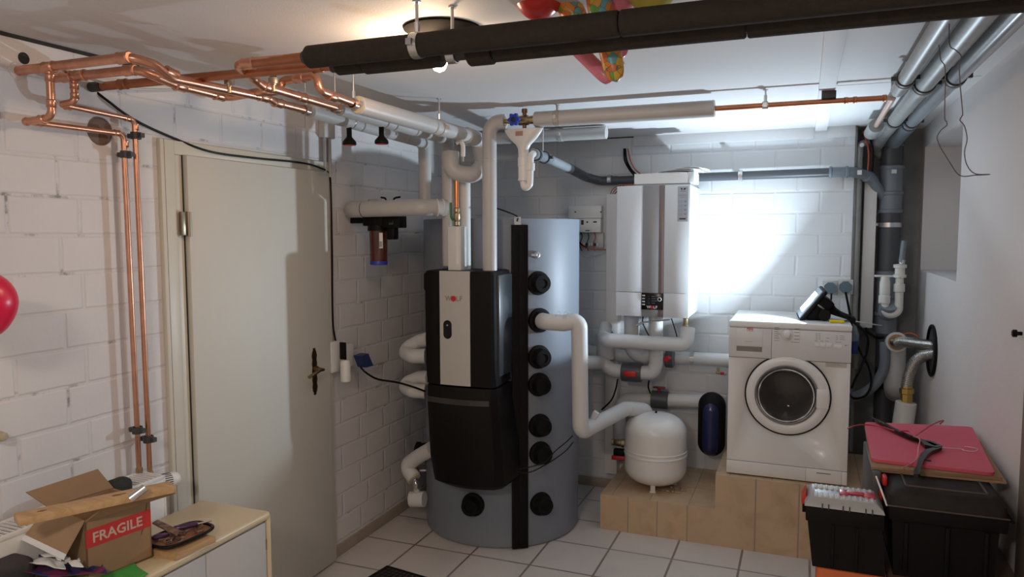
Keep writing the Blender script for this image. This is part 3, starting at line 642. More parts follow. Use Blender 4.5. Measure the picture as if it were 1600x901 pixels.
# --- white funnel siphon
t = thing('drain_funnel', 'white plastic drain funnel with siphon bend under the blue wheel valve', 'drain funnel', (-1.3, yc, 1.98))
fx, fz = at(818, 230, y=yc).x, 2.198
k = MB(); rows = [(0.098, 0.030, fz), (0.095, 0.030, fz-0.012), (0.07, 0.030, fz-0.045), (0.037, 0.028, fz-0.075), (0.026, 0.026, fz-0.095), (0.024, 0.024, fz-0.16)]
rg = [k.ring(Vector((fx, yc, z)), Vector((1, 0, 0)), Vector((0, 1, 0)), a, 32, b) for a, b, z in rows]
for a, b in zip(rg, rg[1:]): k.bridge(a, b)
k.face(rg[-1]); k.build('funnel', M_white, t)
MB().lathe((fx, yc, fz-0.135), (0, 0, -1), [(0.026, 0), (0.028, 0.002), (0.028, 0.04), (0.026, 0.042), (0.025, 0.10), (0.027, 0.102), (0.027, 0.112), (0.024, 0.114)], 24).build('siphon_cup', M_white, t)
MB().tube(fillet([(fx-0.004, yc, fz-0.235), (fx+0.004, yc, fz-0.285), (fx+0.032, yc, fz-0.27), (fx+0.036, yc, fz-0.13), (fx+0.036, yc+0.04, fz-0.115)], 0.022, 8), 0.017, 18).build('siphon_bend', M_white, t)
MB().lathe((fx+0.036, yc, fz-0.20), (0, 0, 1), [(0.019, 0), (0.021, 0.002), (0.021, 0.035), (0.019, 0.037)], 20).build('union_nut', M_white, t)
MB().box((fx-0.03, yc-0.0315, fz-0.035), (fx+0.008, yc-0.0300, fz-0.012)).build('red_print', mat('faded_red_print', (0.52, 0.34, 0.30), 0.6), t)
for q in range(3): MB().box((fx-0.026, yc-0.0322, fz-0.032+q*0.006), (fx+0.004, yc-0.0316, fz-0.030+q*0.006)).build('print_line', mat('print_reddish', (0.35, 0.14, 0.12), 0.6), t)
# --- slanted grey drain and black drain along the back wall
t = thing('drain_pipe', 'drain pipe from the white funnel, turning dark along the back wall to the stack', 'drain pipe', (-1.3, 4.64, 1.98))
p0 = Vector((fx+0.036, yc+0.04, fz-0.115)); p1 = Vector((-1.335, 3.93, 2.105)); p2 = Vector((-1.345, 4.36, 2.085)); yb2, zb2 = 4.645, 2.028
MB().cyl(p0, p1, 0.026, 24).build('grey_pipe', M_htgrey, t)
MB().cyl(p1, p2, 0.0255, 24).build('grey_pipe', mat('light_drain_plastic', (0.30, 0.33, 0.35), 0.4), t)
MB().tube(fillet([p2-(p2-p1)*0.05, p2, (-1.31, 4.56, 2.05), (-1.24, yb2, zb2), (-1.12, yb2, zb2)], 0.05, 8), 0.0285, 24).build('elbow', M_htdark, t)
for q, rr in ((p0+(p1-p0)*0.10, 0.032), (p0+(p1-p0)*0.2, 0.029), (p1+(p2-p1)*0.92, 0.031)):
    MB().lathe(q, p1-p0, [(rr-0.004, 0), (rr, 0.002), (rr, 0.014), (rr-0.004, 0.016)], 24).build('socket_ring', M_htgrey if rr < 0.032 else M_clampb, t)
pipe_clamp(t, p0+(p1-p0)*0.62, p1-p0, 0.028, m=M_clampb)
k = MB(); q = p0+(p1-p0)*0.55; k.tube([q+Vector((0, 0, 0.03)), q+Vector((0.0, 0, 0.16))], 0.0035, 8); k.build('chain_rod', M_steel, t)
xq = 0.262
MB().cyl((-1.14, yb2, zb2), (0.13, yb2, zb2+0.012), 0.026, 24).build('dark_pipe', M_htdark, t)
for xx in (at(953, 280, y=yb2).x, at(1157, 274, y=yb2).x):
    pipe_clamp(t, (xx, yb2, zb2+0.006), (1, 0, 0), 0.027)
    MB().cyl((xx, yb2+0.02, zb2), (xx, YB, zb2), 0.004, 8).build('clamp_screw', M_steel, t)
MB().tube(fillet([(0.12, yb2, zb2+0.012), (0.24, yb2+0.02, zb2+0.012), (0.335, 4.74, zb2-0.01), (0.42, 4.84, 1.90)], 0.07, 8), 0.029, 24).build('branch_elbow', M_htgrey, t)
for xx, dd in ((0.13, (1, 0, 0)), (0.225, (1, 0.2, 0)), (0.335, (0.6, 0.6, -0.6))):
    pt = {0.13: (0.115, yb2, zb2+0.012), 0.225: (0.20, yb2+0.012, zb2+0.012), 0.335: (0.315, 4.725, zb2-0.008)}[xx]
    MB().lathe(pt, dd, [(0.029, 0), (0.034, 0.003), (0.034, 0.014), (0.029, 0.017)], 24).build('socket_ring', M_htgrey, t)
tg = MB().box((0.262, 4.615, 2.02), (0.285, 4.617, 2.045)).build('paper_tag', M_paper, t)
# --- grey pipe just under the ceiling at the back
t = thing('insulated_pipe', 'short grey insulated pipe close under the ceiling behind the white funnel, its end facing right', 'pipe', (-1.3, 4.15, 2.2))
xe2 = at(948, 203, y=4.12).x
MB().lathe((-1.95, 4.12, 2.262), (1, 0, 0), [(0.02, 0), (0.036, 0), (0.036, xe2+1.95-0.002), (0.034, xe2+1.95), (0.0, xe2+1.95)], 28).build('insulation', M_ins, t)
pipe_clamp(t, (at(876, 205, y=4.12).x, 4.12, 2.262), (1, 0, 0), 0.034, m=M_tape)

# --- drain pipes along the right wall
def ceil_pipe(label, x, z, r, y0, y1, m, rings, extra=None):
    t = thing('ceiling_drain_pipe', label, 'drain pipe', (x, y0, z))
    MB().cyl((x, y0, z), (x, y1, z), r, 28).build('pipe_body', m, t)
    for y, wide in rings:
        MB().lathe((x, y, z), (0, 1, 0), [(r, 0), (r+0.007, 0.004), (r+0.007, 0.02 if not wide else 0.07), (r, 0.024 if not wide else 0.075)], 28).build('socket', m, t)
        pipe_clamp(t, (x, y-0.02, z), (0, 1, 0), r, m=M_clampb)
        MB().cyl((x, y-0.02, z+r), (x, y-0.02, ZC), 0.005, 8).build('hanger_rod', M_steel, t)
    return t
za = 2.245
pa = at(1440, 85, z=za); pb = at(1460, 112, z=za); pc = at(1510, 103, z=za); ptn = at(1470, 76, z=za+0.02)
t = ceil_pipe('left of the three big old grey drain pipes under the ceiling', pa.x, za, 0.027, 1.3, 3.24, M_oldpipe, [(1.98, 1), (3.02, 0)])
MB().tube(fillet([(pa.x, 3.2, za), (pa.x, 3.24, za), (pa.x, 3.26, za+0.05)], 0.02), 0.024, 20).build('end_cap', M_oldpipe, t)
t = ceil_pipe('middle of the three big old grey drain pipes under the ceiling', pb.x, za, 0.033, 1.3, 4.2, M_oldpipe, [(1.98, 1), (3.15, 1), (4.12, 0)])
MB().tube(fillet([(pb.x, 4.18, za), (pb.x, 4.66, za-0.005), (pb.x-0.03, 4.86, za-0.06), (pb.x+0.05, 4.88, za-0.12)], 0.05), 0.034, 24).build('end_bend', M_oldpipe, t)
t = ceil_pipe('right of the three big drain pipes under the ceiling, the shiny one nearest the wall', pc.x, za, 0.030, 1.3, 4.3, mat('shiny_grey_pipe', (0.30, 0.32, 0.34), 0.22), [(1.98, 0), (3.05, 0), (4.2, 0)])
MB().tube(fillet([(pc.x, 4.28, za), (pc.x, 4.60, za-0.005), (0.455, 4.85, za-0.04), (0.455, 4.85, 2.17)], 0.07), 0.038, 24).build('end_bend', M_htgrey, t)
t = thing('thin_conduit', 'thin pale conduit between the left and middle old drain pipes at the ceiling', 'conduit', (ptn.x, 2, 2.2))
MB().tube([(ptn.x, 1.3, za+0.02), (ptn.x, 2.95, za+0.02), (ptn.x+0.03, 3.5, za-0.0), (ptn.x-0.02, 4.7, za-0.01)], 0.013, 14).build('conduit_body', mat('pale_grey_conduit', (0.42, 0.45, 0.46), 0.4), t)
# --- vertical drain stack
t = thing('drain_stack', 'thick grey vertical drain stack in the concrete corner recess', 'drain stack', (0.455, 4.85, 0))
sx, sy, sr = 0.455, 4.85, 0.060
def zat(v): return at(1391, v, y=sy).z
segs = [(215, 262, M_htdark, sr), (262, 330, M_htgrey, sr+0.002), (330, 352, M_htdark, sr-0.004), (352, 425, M_htdark, sr-0.002), (425, 520, M_htgrey, sr), (520, 600, M_htdark, sr-0.01)]
MB().cyl((sx, sy, 0.0), (sx, sy, zat(600)), 0.05, 24).build('pipe_section', M_htdark, t)
MB().cyl((sx, sy, zat(218)), (sx, sy, 2.24), sr, 24).build('pipe_section', M_htgrey, t)
for a, b, m_, rr in segs: MB().cyl((sx, sy, zat(b)), (sx, sy, zat(a)), rr, 32).build('pipe_section', m_, t)
for v in (226, 262, 302, 330, 426, 490):
    MB().lathe((sx, sy, zat(v)-0.012), (0, 0, 1), [(sr, 0), (sr+0.008, 0.003), (sr+0.008, 0.02), (sr, 0.024)], 32).build('socket_ring', M_htgrey, t)
MB().lathe((sx, sy, zat(351)-0.014), (0, 0, 1), [(sr, 0), (sr+0.005, 0), (sr+0.005, 0.026), (sr, 0.026)], 32).box((sx-sr-0.025, sy-0.02, zat(351)-0.008), (sx-sr, sy, zat(351)+0.012), 0.002).build('steel_band', M_steel, t)
MB().box((sx-0.005, sy-sr-0.004, zat(272)), (sx+0.022, sy-sr-0.002, zat(266)), rot=RZ(0.2)).build('label', M_paper, t)
MB().tube(fillet([(sx, sy-0.02, zat(478)), (sx-0.005, sy-0.14, zat(485)-0.0), (sx-0.005, sy-0.19, zat(470))], 0.05), 0.050, 24).build('branch_socket', M_htgrey, t)
# big grey bend going left behind the washing machine
t = thing('waste_bend', 'large grey waste pipe bend behind the washing machine at the right', 'drain pipe', (0.35, 4.6, 0.9))
MB().tube(spline([at(1383, 535, y=4.62), at(1381, 575, y=4.62), at(1365, 602, y=4.62), at(1340, 618, y=4.62), at(1310, 622, y=4.62)], 8), 0.028, 18).build('pipe_body', M_htgrey, t)
# white trunking, dark conduit, cables in the recess
t = thing('cable_trunking', 'tall white cable trunking in the recess beside the back wall edge', 'cable trunking', (0.34, 4.8, 1.2))
ta, tb = at(1347, 400, y=4.78), at(1367, 400, y=4.78)
MB().box((ta.x, 4.78, at(1356, 512, y=4.78).z), (tb.x, 4.83, at(1356, 282, y=4.78).z), 0.003).build('duct', M_white, t)
t = thing('conduit', 'dark grey vertical conduit on the edge of the back wall', 'conduit', (0.29, 4.72, 0.4))
pq = at(1341, 300, y=4.73)
MB().tube(fillet([(pq.x, 4.735, 0.40), (pq.x, 4.735, 2.20), (pq.x+0.06, 4.78, 2.225)], 0.03), 0.019, 18).build('conduit_body', M_oldpipe, t)
MB().lathe((pq.x+0.01, 4.72, 2.195), (0, -1, 0), [(0.012, 0), (0.012, 0.012), (0.008, 0.014)], 12).build('screw_cap', M_white, t)
for dx_, mm, lab in ((0.0, M_wirer, 'orange cable looping down in the recess beside the stack'), (0.014, M_black, 'black cable looping down in the recess beside the stack')):
    c = MB().tube(spline([at(1349+dx_*500, 205, y=4.74), at(1357+dx_*500, 235, y=4.74), at(1356+dx_*500, 268, y=4.74)], 8), 0.005, 8).build('cable', mm)
    tag(c, lab, 'cable')

# ================================================================== BUFFER TANK
TC = Vector((-1.643, 3.969, 0)); TR = 0.450; TZ = 1.775
def on_tank(u, v):
    d = ray(u, v); a = d.x*d.x+d.y*d.y; b = 2*(d.x*(EYE.x-TC.x)+d.y*(EYE.y-TC.y)); c = (EYE.x-TC.x)**2+(EYE.y-TC.y)**2-TR**2
    D = b*b-4*a*c; t = (-b-math.sqrt(max(D, 0)))/(2*a); p = EYE+d*t
    n = Vector((p.x-TC.x, p.y-TC.y, 0)).normalized(); return p, n
tank = thing('buffer_tank', 'tall grey cylindrical heating buffer tank in the back left corner', 'buffer tank', (TC.x, TC.y, 0))
MB().lathe((TC.x, TC.y, 0), (0, 0, 1), [(TR-0.012, 0), (TR-0.012, 0.01), (TR, 0.012), (TR, TZ-0.004), (TR-0.004, TZ), (0, TZ)], 96).build('tank_jacket', M_tank, tank)
pa_, na = on_tank(799, 560); pb_, nb = on_tank(824, 560)
pm = (pa_+pb_)/2; nm = (na+nb).normalized(); tm = Vector((0, 0, 1)).cross(nm); wdt = (pb_-pa_).length
zt = on_tank(811, 351)[0].z
k = MB()
def onst(a, d, z): return Vector((pm.x, pm.y, 0))+tm*a+nm*d+Vector((0, 0, z))
k.prism([onst(-wdt/2, -0.02, 0.006), onst(wdt/2, -0.02, 0.006), onst(wdt/2, 0.016, 0.006), onst(-wdt/2, 0.016, 0.006)], (0, 0, zt-0.006))
k.build('cable_channel', M_black, tank)
for a in (-0.46, 0.0, 0.46):
    MB().prism([onst(a*wdt-0.0025, 0.016, 0.01), onst(a*wdt+0.0025, 0.016, 0.01), onst(a*wdt+0.0025, 0.019, 0.01), onst(a*wdt-0.0025, 0.019, 0.01)], (0, 0, zt-0.02)).build('channel_rib', M_blackg, tank)
q, n_ = on_tank(808, 345)
MB().obox(q+n_*0.004, (0.034, 0.02, 0.04), RZ(math.atan2(n_.y, n_.x)+PI/2)).build('cable_clip', M_wirew, tank)
cap0 = None
def cap_at(u, v, r=0.062):
    q, n = on_tank(u, v)
    c = q-n*0.004
    MB().lathe(c, n, [(r, 0), (r+0.002, 0.012), (r, 0.022), (r*0.80, 0.026), (r*0.78, 0.060), (r*0.72, 0.068), (r*0.40, 0.069), (r*0.38, 0.064), (0.0, 0.064)], 36).build('port_cap', M_blackm, tank)
    return c, n
for u, v in ((840, 442), (841, 557), (841, 600), (842, 664), (843, 707), (844, 786), (740, 787)): cap_at(u, v)
qp, npo = on_tank(842, 500)
MB().lathe(qp-npo*0.004, npo, [(0.064, 0), (0.066, 0.012), (0.064, 0.024), (0.05, 0.028), (0.05, 0.04)], 36).build('port_collar', M_blackm, tank)
q, n_ = on_tank(838, 398)
th = MB().lathe(q, n_, [(0.018, 0), (0.020, 0.004), (0.018, 0.010), (0.010, 0.012), (0.010, 0.018)], 20).build('sensor_plug', M_steel, tank)
MB().obox(q+n_*0.02-Vector((-tm.x, -tm.y, 0))*(-0.02), (0.03, 0.008, 0.012)).build('plug_tab', M_steel, th)
# left bottom port, drain cock
qd = at(672, 768, y=3.80); 
k = MB().lathe((-2.055, 3.82, 0.395), (-1, -0.25, 0), [(0.066, -0.02), (0.068, 0.01), (0.055, 0.014), (0.052, 0.05), (0.058, 0.055), (0.058, 0.075), (0.05, 0.08)], 32); k.build('port_collar', M_blackm, tank)
k = MB().cyl((-2.05, 3.77, 0.30), (-2.10, 3.74, 0.30), 0.010, 12).build('drain_cock', M_steel, tank)
MB().lathe((-2.09, 3.745, 0.30), (-0.2, -1, 0), [(0.012, 0), (0.016, 0.004), (0.016, 0.016), (0.012, 0.02)], 16).build('red_knob', M_red, tank)

# ================================================================== FRESH WATER STATION
yF = 3.30
def SX(u, v): return at(u, v, y=yF).x
def loft(name, levels, m, parent, nf=14):
    """levels: (z, x_left, x_right_front, x_right_back, y_front, bulge, y_back, side_chamfer)"""
    k = MB(); rings = []
    for z, xl, xr_, xb_, yf_, bu, ybk, ch in levels:
        pts = [(xl+0.006, ybk)]
        pts.append((xl, yf_+0.03))
        for i in range(nf+1):
            s = i/nf; x = xl+0.008+(xr_-ch-xl-0.008)*s; pts.append((x, yf_+0.010*(1 if i in (0,) else 0)-bu*math.sin(PI*s)))
        pts.append((xr_, yf_+ch*1.2)); pts.append((xb_, ybk))
        rings.append([k.bm.verts.new((p[0], p[1], z)) for p in pts])
    for A, B in zip(rings, rings[1:]): k.bridge(A, B)
    k.face(rings[0][::-1]); k.face(rings[-1]); return k.build(name, m, parent, sharp=25)
xTL, xTR = SX(659, 421), SX(770, 421); xBL, xBR = SX(671, 755), SX(778, 764)
zmid = at(720, 604, y=yF).z; zbot = at(720, 762, y=yF).z; ybk = 3.545
st = thing('fresh_water_station', 'black heating station with a silver centre stripe mounted on the grey tank', 'heating station', (-1.61, 3.42, zbot))
loft('upper_cover', [(zmid+0.006, xTL+0.012, xTR+0.006, xTR-0.005, yF, 0.012, ybk, 0.02), (zmid+0.10, xTL+0.006, xTR+0.002, xTR-0.01, yF, 0.012, ybk, 0.012), (UNITZ-0.02, xTL+0.004, xTR, xTR-0.01, yF, 0.012, ybk, 0.010), (UNITZ-0.004, xTL+0.012, xTR-0.006, xTR-0.016, yF+0.006, 0.012, ybk, 0.010), (UNITZ, xTL+0.03, xTR-0.02, xTR-0.03, yF+0.02, 0.01, ybk-0.01, 0.01)], M_black, st)
zh = at(720, 627, y=yF).z
loft('lower_cover', [(zbot, xBL+0.06, xBR-0.005, xBR+0.01, yF+0.03, 0.030, ybk, 0.03), (zbot+0.02, xBL+0.012, xBR+0.008, xBR+0.02, yF+0.012, 0.030, ybk, 0.03), (zbot+0.15, xBL-0.005, xBR+0.010, xBR+0.018, yF, 0.030, ybk, 0.03), (zh-0.02, xTL+0.014, xTR+0.012, xTR+0.005, yF-0.004, 0.028, ybk, 0.025), (zmid-0.004, xTL+0.010, xTR+0.006, xTR, yF+0.008, 0.010, ybk, 0.02)], M_black, st)
k = MB(); za_, zb_ = zh-0.012, zh+0.016
for i in range(14):
    s0, s1 = i/14, (i+1)/14
    def fp(s, z, o_): return Vector((xTL+0.03+(xTR-0.02-xTL-0.03)*s, yF-0.006-0.024*math.sin(PI*s)-o_, z))
    k.prism([fp(s0, za_, 0.002), fp(s1, za_, 0.002), fp(s1, zb_, 0.002), fp(s0, zb_, 0.002)], (0, 0.012, 0))
k.build('handle_recess', mat('brown_sheen', (0.055, 0.048, 0.045), 0.22, 0.3), st)
k = MB(); x0_, x1_ = SX(689, 500), SX(736, 500); n8 = 10
def fy(x): s = (x-xTL-0.008)/(xTR-0.012-xTL-0.008); return yF-0.012*math.sin(PI*max(0, min(1, s)))
front = [Vector((x0_+(x1_-x0_)*i/n8, fy(x0_+(x1_-x0_)*i/n8)-0.004, 0)) for i in range(n8+1)]
A = [k.bm.verts.new(p+Vector((0, 0, zmid+0.008))) for p in front]; B = [k.bm.verts.new(p+Vector((0, 0, UNITZ-0.002))) for p in front]
A2 = [k.bm.verts.new(p+Vector((0, 0.01, zmid+0.008))) for p in front]; B2 = [k.bm.verts.new(p+Vector((0, 0.01, UNITZ-0.002))) for p in front]
for i in range(n8):
    k.face((A[i], A[i+1], B[i+1], B[i])); k.face((A2[i], B2[i], B2[i+1], A2[i+1])); k.face((A[i], A2[i], A2[i+1], A[i+1])); k.face((B[i], B[i+1], B2[i+1], B2[i]))
k.face((A[0], B[0], B2[0], A2[0])); k.face((A[-1], A2[-1], B2[-1], B[-1])); strip = k.build('silver_stripe', M_silver, st)
zl = at(711, 466, y=yF).z; xm = SX(711.5, 466); yl = fy(xm)-0.0045
def wolf(parent, x, y, z, s, mw):
    sub = text_mesh('logo_lettering', 'W', s, (x-1.04*s, y, z), (1, 0, 0), (0, 0, 1), mw, parent, bold=s*0.03)
    for ch, dx_ in (('L', 0.44), ('F', 0.98)): text_mesh('logo_lettering', ch, s, (x+dx_*s, y, z), (1, 0, 0), (0, 0, 1), mw, parent, bold=s*0.03)
    MB().cyl((x-0.20*s, y, z), (x-0.20*s, y-0.001, z), 0.42*s, 24).build('logo_dot', M_red, parent)
wolf(strip, xm+0.004, yl, zl, 0.034, mat('pale_lettering', (0.30, 0.28, 0.27), 0.4))
zo = at(702, 514, y=yF).z; xo = SX(701.5, 514)
k = MB(); pts = []
for i in range(32):
    a = 2*PI*i/32; pts.append((xo+0.023*math.cos(a), fy(xo)-0.006, zo+(0.024 if math.sin(a) > 0 else -0.024)+0.023*math.sin(a)))
k.prism(pts, (0, 0.006, 0)); ow = k.build('viewing_window', M_blackg, strip)
MB().lathe((xo, fy(xo)-0.006, zo+0.022), (0, -1, 0), [(0.004, 0), (0.004, 0.003), (0.0, 0.0035)], 12).build('indicator', M_steel, ow)
MB().box((xTL-0.012, yF+0.03, UNITZ-0.11), (xTL+0.02, yF+0.10, UNITZ-0.015), 0.014, seg=3).build('side_knob', M_blackg, st)
MB().box((xTR-0.0305, yF+0.06, zmid+0.05), (xTR+0.010, ybk-0.01, UNITZ-0.02), 0.008).build('side_panel', mat('side_cover', (0.03, 0.035, 0.042), 0.35), st)

# ================================================================== INSULATED PIPES AROUND THE TANK
def inspipe(label, path, r, bend=0.05, m=None, ends=None, name='insulated_pipe', loc=None, n=24):
    t = thing(name, label, 'pipe', loc or path[0])
    MB().tube(fillet(path, bend, 10), r, n).build('insulation', m or M_insl, t); return t
c1 = qp+npo*0.01
yfr = 3.60
E1 = at(905, 508, y=3.66); E2 = at(907, 682, y=3.66)
t = inspipe('light insulated pipe from the tank side, dropping down and bending away behind the white vessel',
    [c1, c1+npo*0.07, Vector((c1.x+0.14, 3.64, c1.z-0.006)), Vector((E1.x, 3.66, at(905, 500, y=3.66).z)), Vector((E2.x, 3.66, at(907, 675, y=3.66).z)), at(978, 638, y=4.20), at(1008, 640, y=4.33), at(1017, 700, y=4.50)], 0.043, [0, 0.03, 0.05, 0.055, 0.05, 0.06, 0.05, 0])
for a in (at(872, 500, y=3.645), at(884, 500, y=3.65), at(888, 500, y=3.65)): MB().torus((a.x, a.y, at(880, 499, y=3.65).z), (1, 0, 0), 0.0435, 0.0012, 28, 6).build('tape_line', M_tape, t)
MB().obox(at(930, 654, y=3.80)+Vector((0, -0.01, 0.02)), (0.03, 0.03, 0.045), RY(0.5)).build('foam_block', M_insl, t)
t = inspipe('horizontal insulated pipe below the boiler, rounded at the left and turning up at the right', [at(946, 510, y=4.50), at(944, 528, y=4.40), Vector((at(950, 530, y=4.33).x, 4.33, at(945, 531, y=4.33).z)), Vector((at(1073, 540, y=4.33).x, 4.33, at(1073, 539, y=4.33).z)), Vector((at(1073, 540, y=4.33).x, 4.36, at(1073, 512, y=4.36).z))], 0.042, 0.04)
pt = at(1071, 512, y=4.36)
MB().lathe((pt.x, 4.36, pt.z-0.005), (0, 0, 1), [(0.013, 0), (0.017, 0.004), (0.017, 0.02), (0.013, 0.024), (0.015, 0.03), (0.015, 0.06), (0.011, 0.064), (0.011, 0.10)], 18).build('union', M_brass, t)
t = inspipe('black-topped insulated valve housing behind the rounded end of the pipe below the boiler', [at(946, 522, y=4.52), at(946, 560, y=4.52)], 0.055, 0.02, name='insulated_valve', m=M_insl)
p = at(947, 519, y=4.50); MB().lathe((p.x, p.y, p.z), (0, 0, 1), [(0.045, 0), (0.030, 0.014), (0.009, 0.018), (0.009, 0.03), (0.022, 0.034), (0.024, 0.046), (0.02, 0.05)], 20).build('valve_cap', M_htdark, t)
t = inspipe('insulated pipe hanging from the boiler in a U-shape, left one of the two', [at(987, 493, y=4.52), at(987, 545, y=4.52), at(1004, 560, y=4.52), at(1024, 548, y=4.50)], 0.047, 0.06)
t = inspipe('insulated pipe from the boiler down to the red lever valve', [at(1025, 492, y=4.44), at(1025, 568, y=4.44), at(1020, 582, y=4.44), at(992, 582, y=4.44)], 0.042, 0.055)
vb = at(988, 581, y=4.44); vl = at(972, 580, y=4.44); vr = at(1003, 582, y=4.44)
MB().lathe((vl.x, 4.44, vb.z), (1, 0, 0), [(0.040, 0), (0.058, 0.002), (0.060, 0.02), (0.060, vr.x-vl.x-0.02), (0.058, vr.x-vl.x-0.002), (0.040, vr.x-vl.x)], 28).build('valve_shell', M_htdark, t)
MB().box((at(975, 580, y=4.38).x, 4.370, vb.z-0.018), (at(994, 580, y=4.38).x, 4.386, vb.z+0.018), 0.005).build('red_lever', M_red, t)
MB().tube(fillet([(vl.x, 4.44, vb.z), (at(955, 580, y=4.44).x, 4.44, vb.z+0.004), at(940, 566, y=4.46), at(905, 566, y=4.2)], 0.05, 8), 0.042, 24).build('insulation', M_insl, t)
t = inspipe('rear insulated pipe along the back wall behind the boiler pipes, running behind the washing machine', [at(905, 560, y=4.62)+Vector((0, 0, 0.06)), at(1000, 560, y=4.62), at(1048, 558, y=4.62), at(1150, 563, y=4.62)], 0.040, 0.05)
MB().lathe(at(1040, 560, y=4.55), (1, 0, 0), [(0.05, 0), (0.055, 0.004), (0.055, 0.045), (0.05, 0.05)], 24).build('valve_shell', M_htdark, t)
p = at(1043, 560, y=4.48); MB().lathe(p, (-0.3, -1, 0), [(0.016, -0.02), (0.018, 0), (0.018, 0.02), (0.013, 0.026)], 18).build('red_knob', M_red, t)
pipe_clamp(t, at(1082, 559, y=4.62), (1, 0, 0.03), 0.038)
p = at(1122, 582, y=4.60); MB().cyl(p, (p.x, p.y, p.z+0.03), 0.007, 10).cyl((p.x-0.012, p.y, p.z), (p.x+0.018, p.y-0.01, p.z), 0.008, 12).build('drain_cock', M_brass, t)
MB().cyl((p.x+0.018, p.y-0.01, p.z), (p.x+0.035, p.y-0.015, p.z), 0.0095, 12).build('red_cap', M_red, t)
t = inspipe('lower insulated back wall pipe with a red T-handle valve, leading to the blue separator', [at(968, 700, y=4.60), at(968, 640, y=4.60), at(975, 624, y=4.60), at(1012, 624, y=4.58), at(1108, 627, y=4.58)], 0.042, 0.05)
a, b = at(1017, 624, y=4.56), at(1044, 626, y=4.56)
MB().lathe((a.x, 4.58, a.z), (1, 0, 0), [(0.045, 0), (0.056, 0.003), (0.056, b.x-a.x-0.003), (0.045, b.x-a.x)], 26).build('valve_shell', M_htdark, t)
p = at(1030, 612, y=4.56); MB().cyl((p.x, 4.56, p.z-0.01), (p.x, 4.56, p.z+0.025), 0.010, 12).box((p.x-0.038, 4.55, p.z+0.022), (p.x+0.038, 4.57, p.z+0.034), 0.004).build('t_handle', mat('dark_red_plastic', (0.20, 0.01, 0.015), 0.4), t)
p = at(966, 690, y=4.46)
t = thing('brass_drain_valve', 'brass valve with dark body and red lever left of the white vessel', 'valve', at(966, 700, y=4.46))
MB().lathe(at(956, 690, y=4.46), (1, 0, 0), [(0.016, 0), (0.024, 0.003), (0.024, 0.015), (0.018, 0.02), (0.022, 0.03), (0.022, 0.06), (0.026, 0.065), (0.026, 0.085)], 20).build('valve_body', M_brass, t)
q = at(968, 706, y=4.44); MB().obox(q, (0.07, 0.05, 0.04), None, 0.006).build('lower_body', M_black, t)
q = at(966, 715, y=4.42); MB().obox(q, (0.085, 0.02, 0.028), None, 0.006).build('red_lever', M_red, t)
# dark blue magnetic separator in a black shell
t = thing('dirt_separator', 'dark blue rounded separator in a black insulating shell left of the washing machine', 'separator', at(1112, 714, y=4.50))
c = at(1112, 662, y=4.50); hh = (at(1112, 613, y=4.50).z-at(1112, 712, y=4.50).z)/2; wr = (at(1133, 660, y=4.5).x-at(1090, 660, y=4.5).x)/2
prof = [(0.0, -hh)]+[(wr*math.sin(a), -hh+wr*(1-math.cos(a))) for a in [PI/2*i/8 for i in range(1, 9)]]+[(wr*math.cos(a), hh-wr+wr*math.sin(a)) for a in [PI/2*i/8 for i in range(0, 9)]]
MB().lathe(c, (0, 0, 1), [(max(r, 0.0), h) for r, h in prof], 32).build('black_shell', M_blackm, t)
prof2 = [(r*0.70 if r > 0 else 0, h*0.90) for r, h in prof]
k = MB().lathe(c+Vector((0.0, -wr*0.42, -0.01)), (0, 0, 1), prof2, 28).build('blue_front', M_navy, t)
q = c+Vector((0, -wr*1.08, hh*0.55)); MB().prism([q+Vector((-0.008, 0, -0.012)), q+Vector((0.008, 0, -0.012)), q+Vector((0, 0, 0.012))], (0, -0.002, 0)).build('silver_mark', M_steel, k)
# behind the station, left of the tank
t = inspipe('upper insulated pipe bend between the left wall and the black station', [at(672, 529, y=3.56), at(656, 533, y=3.58), at(628, 548, y=3.58), at(645, 556, y=3.50), at(665, 556, y=3.52)], 0.040, 0.03)
t = inspipe('second insulated pipe bend between the left wall and the black station', [at(672, 590, y=3.56), at(656, 590, y=3.58), at(628, 601, y=3.58), at(645, 610, y=3.50), at(665, 611, y=3.52)], 0.040, 0.03)
t = inspipe('lowest insulated pipe at the tank foot, its cut end showing a bare metal bend', [at(676, 700, y=3.54), at(655, 712, y=3.58), at(633, 727, y=3.60), at(647, 746, y=3.58)], 0.041, 0.035)
e1 = at(647, 748, y=3.58); d1_ = (at(647, 748, y=3.58)-at(635, 730, y=3.60)).normalized()
MB().lathe(e1-d1_*0.012, d1_, [(0.020, 0.0), (0.040, 0.0), (0.0405, 0.014), (0.020, 0.0145)], 28).build('cut_end', M_insface, t)
MB().tube(spline([e1-d1_*0.02, e1+d1_*0.015, at(650, 757, y=3.57), at(652, 768, y=3.60)], 6), 0.017, 16).build('metal_bend', M_chrome, t)
MB().lathe(at(650, 779, y=3.60)+Vector((-0.035, 0, -0.005)), (1, 0.12, 0.08), [(0.018, 0), (0.044, 0), (0.044, 0.085), (0.018, 0.085)], 28).build('insulation', M_insl, t)

